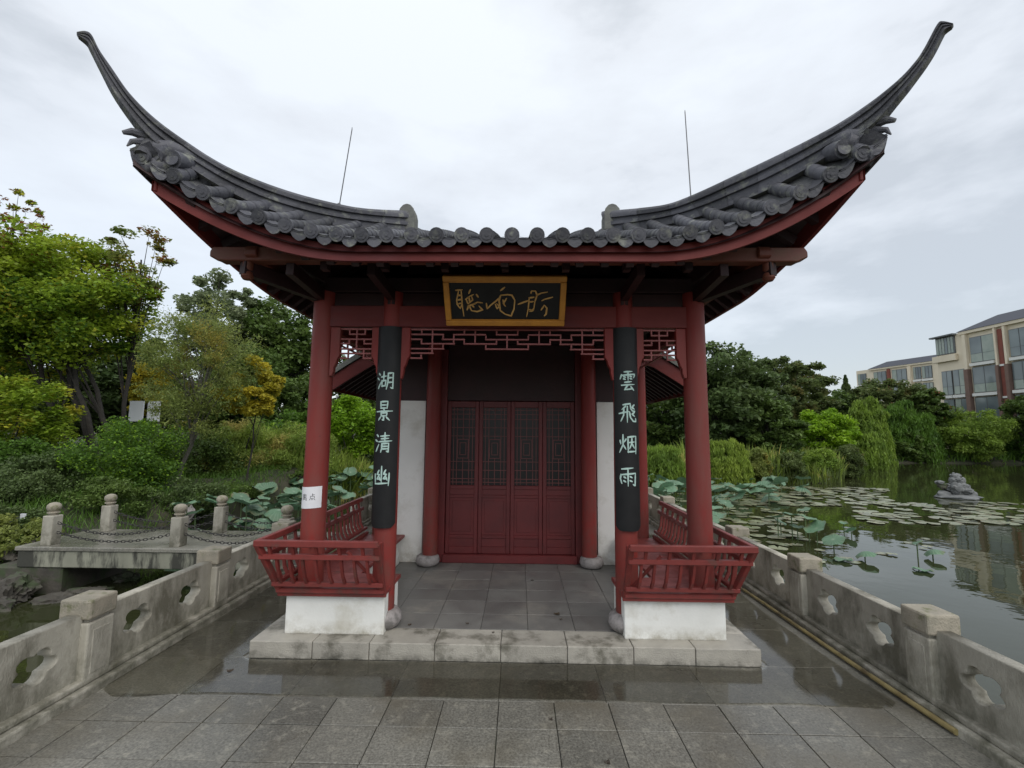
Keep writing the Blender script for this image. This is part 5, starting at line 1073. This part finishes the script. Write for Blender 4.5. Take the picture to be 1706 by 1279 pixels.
R_(-24, 24, 6, 3, 40, 'head', 3, .4); R_(-20, 19, 6, 6, 41, 'neck', 3, .5, 0, 'rock'); R_(14, 27, 3, 6, 42, 'shoulder', 2, .4); R_(22, 17, 2.2, 3, 43, 'stub', 2, .4); R_(1, 6, 4, 4, 44, 'foot', 2, .3)
# small white stone figure at the reed island
p = atz(1376, 803, WZ); u2 = p.y/767.5; t = thing('stone_lantern', (p.x, p.y, WZ), 'small whitish stone lantern at the water edge before the reed island', 'lantern')
for dx in (-3, 3): ob('leg', B(p.x+dx*u2-1.5*u2, p.x+dx*u2+1.5*u2, p.y-.05, p.y+.05, WZ-.1, WZ+11*u2), 'plaster2', t)
ob('cap', MB().lathe([(7*u2, 0), (7.5*u2, 2*u2), (5*u2, 6*u2), (1*u2, 9*u2)], (p.x, p.y, WZ+11*u2), 12), 'plaster2', t, smooth=True)
# lotus: one leaf on its stalk per plant
def lotus_leaf_mesh(seed, r_, cup, tilt):
    mb = MB(); n, m_ = 22, 5; rg = random.Random(seed); ph = [rg.random()*6.28 for _ in range(3)]; rows = []
    P = [(0, 0, -.03*r_)]
    for i in range(1, m_+1):
        f = i/m_
        for k in range(n):
            a = 2*math.pi*k/n; rr = r_*f*(1+.05*math.sin(3*a+ph[0])*f); z = cup*r_*f*f+.09*r_*math.sin(4*a+ph[1])*f**3+.05*r_*math.sin(7*a+ph[2])*f**4
            x, y_ = rr*math.cos(a), rr*math.sin(a); P.append((x, y_*math.cos(tilt)-z*math.sin(tilt), y_*math.sin(tilt)+z*math.cos(tilt)))
    Fc = [(0, 1+k, 1+(k+1) % n) for k in range(n)]+[(1+(i-1)*n+k, 1+i*n+k, 1+i*n+(k+1) % n, 1+(i-1)*n+(k+1) % n) for i in range(1, m_) for k in range(n)]
    mb.add(P, Fc); return mb
LOT = []
for i, (cup, tl) in enumerate(((.18, .25), (.30, -.2), (-.05, .45), (.12, .1), (-.5, .3), (.22, .6), (.05, -.35))):
    me = bpy.data.meshes.new('leaf_blade'); mb = lotus_leaf_mesh(i, 1.0, cup, tl); me.from_pydata(mb.v, [], mb.f); me.shade_smooth(); me.materials.append(MT['lotus']); LOT.append(me)
stm = bpy.data.meshes.new('leaf_stalk'); mb = MB().tube([(0, 0, -1), (.01, .01, -.4), (0, 0, 0)], [.012, .011, .010], 5); stm.from_pydata(mb.v, [], mb.f); stm.materials.append(MT['stalk'])
def lotus(x, y, z, r_, label, group, v=None, m=None):
    t = thing('lotus_plant', (x, y, WZ), label, 'lotus', group)
    o = bpy.data.objects.new('leaf_blade', LOT[rnd.randrange(len(LOT)) if v is None else v]); put(o, (x, y, z), t); o.scale = (r_, r_, r_); o.rotation_euler.z = rnd.random()*6.28
    s2 = bpy.data.objects.new('leaf_stalk', stm); put(s2, (x, y, z-.01), t); s2.scale = (1, 1, max(.05, z-WZ+.1))
    return t
def patch(n, fn, label, group, r=(.16, .27), h=(.25, .75)):
    for _ in range(n):
        x, y = fn(); lotus(x, y, WZ+rnd.uniform(*h), rnd.uniform(*r), label, group)
def left_zone():
    y = rnd.uniform(8.6, 14.6); lo = {True: -6.4, False: -6.9}[y < 11.5] ; return rnd.uniform(lo+.2, -4.1), y
patch(100, left_zone, 'grey green lotus leaf in the dense patch left of the outer column', 'lotus leaves in the left patch', (.13, .24), (.25, .85))
patch(34, lambda: (rnd.uniform(-6.4, -3.4), rnd.uniform(14, 16.6)), 'lotus leaf in the patch seen between the left columns', 'lotus leaves seen between the left columns', (.18, .28), (.4, 1.0))
def px_zone(x0, x1, y0, y1, z=-.35):
    def f():
        p = atz(rnd.uniform(x0, x1), rnd.uniform(y0, y1), z); return p.x, p.y
    return f
patch(34, px_zone(1172, 1345, 800, 832, -.4), 'lotus leaf in the band before the weeping clumps on the right', 'lotus leaves before the reed island', (.26, .36), (.2, .5))
patch(26, px_zone(1072, 1140, 802, 840, -.4), 'lotus leaf seen between the right columns', 'lotus leaves seen between the right columns', (.20, .32), (.25, .6))
patch(12, px_zone(1176, 1222, 835, 880), 'lotus leaf in the clump right beside the outer right column', 'lotus leaves beside the right outer column', (.16, .24), (.25, .55))
for px, py, z, r_, v, lab in ((1340, 850, -.05, .15, 0, 'highest lotus leaf of the small group in the open lake'), (1318, 857, -.1, .17, 3, 'flat round lotus leaf in the middle of the lake group'), (1295, 862, -.2, .16, 1, 'left lotus leaf of the lake group, tilted'), (1346, 864, -.15, .17, 0, 'round lotus leaf under the highest one of the lake group'), (1300, 868, -.3, .13, 2, 'small low lotus leaf at the left foot of the lake group'), (1360, 880, -.3, .22, 5, 'broad lotus leaf at the right of the lake group'), (1328, 878, -.35, .15, 3, 'low pale lotus leaf below the middle of the lake group'),
                              (1388, 898, -.4, .20, 2, 'large lotus leaf nearest the right balustrade, left of the drooping one'), (1405, 872, -.45, .10, 1, 'little lotus leaf at the right tip of the lake group'), (1418, 884, -.5, .13, 5, 'dark edged lotus leaf right of the broad one'), (1440, 918, -.45, .17, 4, 'drooping lotus leaf folded over like an umbrella'), (1403, 933, -.6, .15, 3, 'dark lotus leaf floating flat near the balustrade'),
                              (1527, 903, -.35, .10, 2, 'small lotus leaf on a tall stalk, right of the drooping one'), (1553, 915, -.45, .16, 4, 'withered dark lotus leaf at the right, hanging'), (1538, 950, -.6, .14, 3, 'dark lotus leaf floating flat below the withered one')):
    p = atz(px, py, z); t = lotus(p.x, p.y, z, r_, lab, None, v)
# lily pads
padm = []
for i in range(4):
    mb = MB(); n = 15; P = [(0, 0, 0)]+[(math.cos(.25+5.85*k/(n-1))*(1+.04*math.sin(5*k+i)), math.sin(.25+5.85*k/(n-1))*(1+.04*math.cos(3*k)), .02*math.sin(k*1.7+i)) for k in range(n)]; P += [(x, y, z-.02) for x, y, z in P]
    mb.add(P, [(0, k+1, k+2) for k in range(n-1)]+[(k+1, k+1+n+1, k+2+n+1, k+2) for k in range(n-1)]); me = bpy.data.meshes.new('lily_pad'); me.from_pydata(mb.v, [], mb.f); me.materials.append(MT['pad']); padm.append(me)
used_ = []
def pads(n, zone, label, group, r=(.13, .24)):
    c_ = 0
    for _ in range(n*6):
        if c_ >= n: break
        x, y = zone(); r_ = rnd.uniform(*r)
        if any((x-a)**2+(y-b)**2 < ((r_+c)*.62)**2 for a, b, c in used_): continue
        used_.append((x, y, r_)); c_ += 1
        o = bpy.data.objects.new('lily_pad', padm[rnd.randrange(4)]); put(o, (x, y, WZ+.008+rnd.random()*.022), None); o.scale = (r_, r_, r_); o.rotation_euler = (rnd.uniform(-.04, .04), rnd.uniform(-.04, .04), rnd.random()*6.28); tag(o, label, 'lily pad', group)
pads(120, px_zone(1200, 1480, 812, 842, WZ), 'floating lily pad in the dense band before the reed island', 'lily pads in the dense band', (.17, .30))
pads(60, px_zone(1185, 1345, 838, 915, WZ), 'floating lily pad in the loose field beside the right column', 'lily pads beside the right column', (.12, .21))
pads(70, px_zone(1430, 1720, 838, 874, WZ), 'floating lily pad in the strip below the stone sculpture', 'lily pads below the sculpture', (.16, .28))
pads(28, px_zone(1072, 1140, 815, 860, WZ), 'floating lily pad seen between the right columns', 'lily pads seen between the right columns', (.14, .24))
pads(12, px_zone(1340, 1560, 880, 960, WZ), 'floating lily pad in the open water near the right balustrade', 'lily pads in the open water', (.07, .12))
p = atz(1112, 812, -.3); t = thing('lotus_flower', (p.x, p.y, WZ), 'single white lotus flower between the right columns', 'flower')
mb = MB()
for k in range(9):
    a = k*.7; rr = .05+.04*(k % 3); d = Vector((math.cos(a), math.sin(a), 0)); b_ = Vector((p.x, p.y, p.z)); sd_ = Vector((-d.y, d.x, 0))
    mb.add([b_, b_+d*rr+sd_*.03+Vector((0,0,.06)), b_+d*rr*1.2+Vector((0,0,.15)), b_+d*rr-sd_*.03+Vector((0,0,.06))], [(0,1,2,3)])
ob('petals', mb, 'petal', t); ob('stem', MB().tube([(p.x, p.y, WZ-.1), (p.x, p.y, p.z)], .008, 5), 'stalk', t)
# white marker stone at the left edge
p = at(38, 868, 7.6); ob_ = thing('marker_board', (p.x, 7.6, gz(p)), 'small white board half hidden in the dark shrub at the left edge', 'sign'); ob('panel', B(p.x-.045, p.x+.045, 7.59, 7.61, p.z-.06, p.z+.12), 'whiteboard', ob_); ob('leg', B(p.x-.01, p.x+.01, 7.611, 7.63, gz(p)-.1, p.z+.1), 'metal', ob_)
# ================================================================== APARTMENT BUILDINGS
def facade_building(label, P0, P1, zb, zt, bays, floors, storey, top_storey, detail=True):
    "facade from P0 (far) to P1 (near); the camera sees its left side"
    P0, P1 = Vector((*P0, 0)), Vector((*P1, 0)); d = (P1-P0).normalized(); nrm_ = Vector((d.y, -d.x, 0))
    if nrm_.x > 0: nrm_ = -nrm_
    L_ = (P1-P0).length; t = thing('apartment_building', tuple(P0+d*L_/2), label, 'building')
    def W(a, o, z): q = P0+d*a+nrm_*o; return Vector((q.x, q.y, z))
    def bx(nm, a0, a1, o0, o1, z0, z1, m, par=t): return ob(nm, MB().add([W(a, o, z) for z in (z0, z1) for a, o in ((a0,o0),(a1,o0),(a1,o1),(a0,o1))], [(0,3,2,1),(4,5,6,7),(0,1,5,4),(1,2,6,5),(2,3,7,6),(3,0,4,7)]), m, par)
    body = bx('wall', 0, L_, -11, 0, zb, zt, 'cream')
    # mansard roof set back at the far end
    e = min(5.0, L_*.35); zr = zt+1.3
    mb = MB().add([W(e-2.4, .35, zt+.02), W(L_+.3, .35, zt+.02), W(L_+.3, -11, zt+.02), W(e-2.4, -11, zt+.02), W(e, -1.6, zr), W(L_, -1.6, zr), W(L_, -9, zr), W(e, -9, zr)], [(0,1,5,4),(1,2,6,5),(2,3,7,6),(3,0,4,7),(4,5,6,7),(0,3,2,1)])
    ob('roof', mb, 'slate', t)
    bx('cornice', e-2.2, L_+.2, .02, .28, zt-.28, zt+.01, 'cream')
    return t, W, bx, L_
Fa = at(1565, 640, 50); Fb = at(1706, 640, 42); dv = (Fb-Fa); Fb2 = Fa+dv*2.6
z_ = lambda px, py, Y: at(px, py, Y).z
t, W, bx, L_ = facade_building('large cream apartment building with brick piers and glazed balconies at the right edge', (Fa.x, Fa.y), (Fb2.x, Fb2.y), 0, z_(1607, 560, 49), 6, 5, 3.0, 1)
zt = z_(1607, 560, 49); st = 3.0; unit = dv.length/141.0  # metres of facade per photo pixel, roughly
# lower the far corner: a glazed attic storey under a flat eave
segs = []; a = 0
def px2a(px): # facade position for a photo column
    lo, hi = 0.0, L_
    for _ in range(40):
        m_ = (lo+hi)/2; q = W(m_, 0, 3); v = q-Vector((CX, 0, CZ)); x_ = 853+F_PX*v.dot(RT)/v.dot(_f)
        if x_ < px: lo = m_
        else: hi = m_
    return lo
cols = [('w', 1570, 1575.5, 0), ('g', 1578, 1595, 1), ('g', 1597, 1618, 1), ('p', 1620, 1627, 0), ('g', 1630, 1672, 1), ('p', 1674, 1679, 0), ('b', 1680, 1688, 0), ('p', 1690, 1696, 0), ('g', 1698, 1735, 1), ('p', 1738, 1745, 0), ('g', 1748, 1790, 1), ('p', 1793, 1800, 0)]
tops = zt-1.0
for kind, p0, p1, _ in cols:
    a0, a1 = px2a(p0), px2a(p1)
    if a1-a0 < .1: continue
    if kind == 'p':
        bx('pier', a0, a1, .01, .42, 0, zt-3.9, 'brownbrick'); bx('pier', a0+.05, a1-.05, .01, .34, zt-3.88, zt-.35, 'cream')
    if kind == 'b':
        bx('brick_strip', a0, a1, .01, .22, 0, zt-.5, 'brick')
        for f in range(1, 4): bx('sill_band', a0, a1, .02, .30, zt-.9-f*st-.12, zt-.9-f*st+.06, 'wwhite')
    if kind == 'g':
        for f in range(0, 5):
            z1 = zt-.75-f*st; z0 = z1-st+.45
            if f == 0 and p1 < 1620: continue
            if z0 < 0: break
            wn = bx('window', a0, a1, .01, .12, z0, z1, 'wframe'); n = max(2, int(round((a1-a0)/1.0)))
            rg = random.Random(int(p0)+f)
            for i in range(n):
                b0, b1 = a0+(a1-a0)*i/n+.04, a0+(a1-a0)*(i+1)/n-.04; dark = f == 3
                zc = z0+(z1-z0)*.33
                bx('pane', b0, b1, .121, .135, zc+.04, z1-.06, 'glass' if dark and rg.random() < .6 else rg.choice(['wglass', 'wglass', 'wglassg']), wn)
                bx('pane', b0, b1, .121, .135, z0+.05, zc, 'glass' if dark else rg.choice(['wglass', 'wglassg']), wn)
            bx('sill_band', a0, a1, .02, .34, z0-.34, z0-.06, 'wwhite')
# glazed corner attic
a0, a1 = px2a(1566), px2a(1606); b0 = px2a(1607)
at_ = bx('attic_eave', -.3, b0, -.02, .45, zt-.12, zt+.03, 'wframe')
wn = bx('attic_window', .05, a1-.1, .01, .08, zt-2.0, zt-.15, 'wframe')
for i in range(6): bx('pane', .1+(a1-.3)*i/6, .1+(a1-.3)*(i+1)/6-.08, .081, .095, zt-1.9, zt-.25, 'wglass' if i == 3 else 'wglassg', wn)
bx('terrace_band', -.25, b0, .02, .32, zt-2.75, zt-2.1, 'cream')
# far building
Ga = at(1428, 640, 95); Gb = at(1530, 640, 84); Gc = Ga+(Gb-Ga)*2.2
zt2 = at(1462, 615, 92).z
t, W, bx, L_ = facade_building('smaller cream apartment building farther away, half hidden by bronze trees', (Ga.x, Ga.y), (Gc.x, Gc.y), 0, zt2, 5, 4, 3.0, 1)
for kind, p0, p1 in (('g', 1436, 1450), ('g', 1463, 1484), ('b', 1486, 1491), ('g', 1494, 1519), ('p', 1522, 1527), ('g', 1530, 1543), ('g', 1545, 1562)):
    a0, a1 = px2a(p0), px2a(p1)
    if kind == 'b': bx('brick_strip', a0, a1, .01, .25, 2, zt2-.4, 'brick'); continue
    if kind == 'p': bx('pier', a0, a1, .01, .45, 0, zt2-.4, 'cream'); continue
    for f in range(4):
        z1 = zt2-.7-f*3.0; z0 = z1-2.2
        if z0 < 0: break
        wn = bx('window', a0, a1, .01, .12, z0, z1, 'wframe'); n = 3
        for i in range(n): bx('pane', a0+(a1-a0)*i/n+.06, a0+(a1-a0)*(i+1)/n-.06, .121, .14, z0+.08, z1-.08, 'wglass' if (i+f) % 3 else 'wglassg', wn)
        bx('sill_band', a0, a1, .02, .34, z0-.45, z0-.08, 'wwhite')
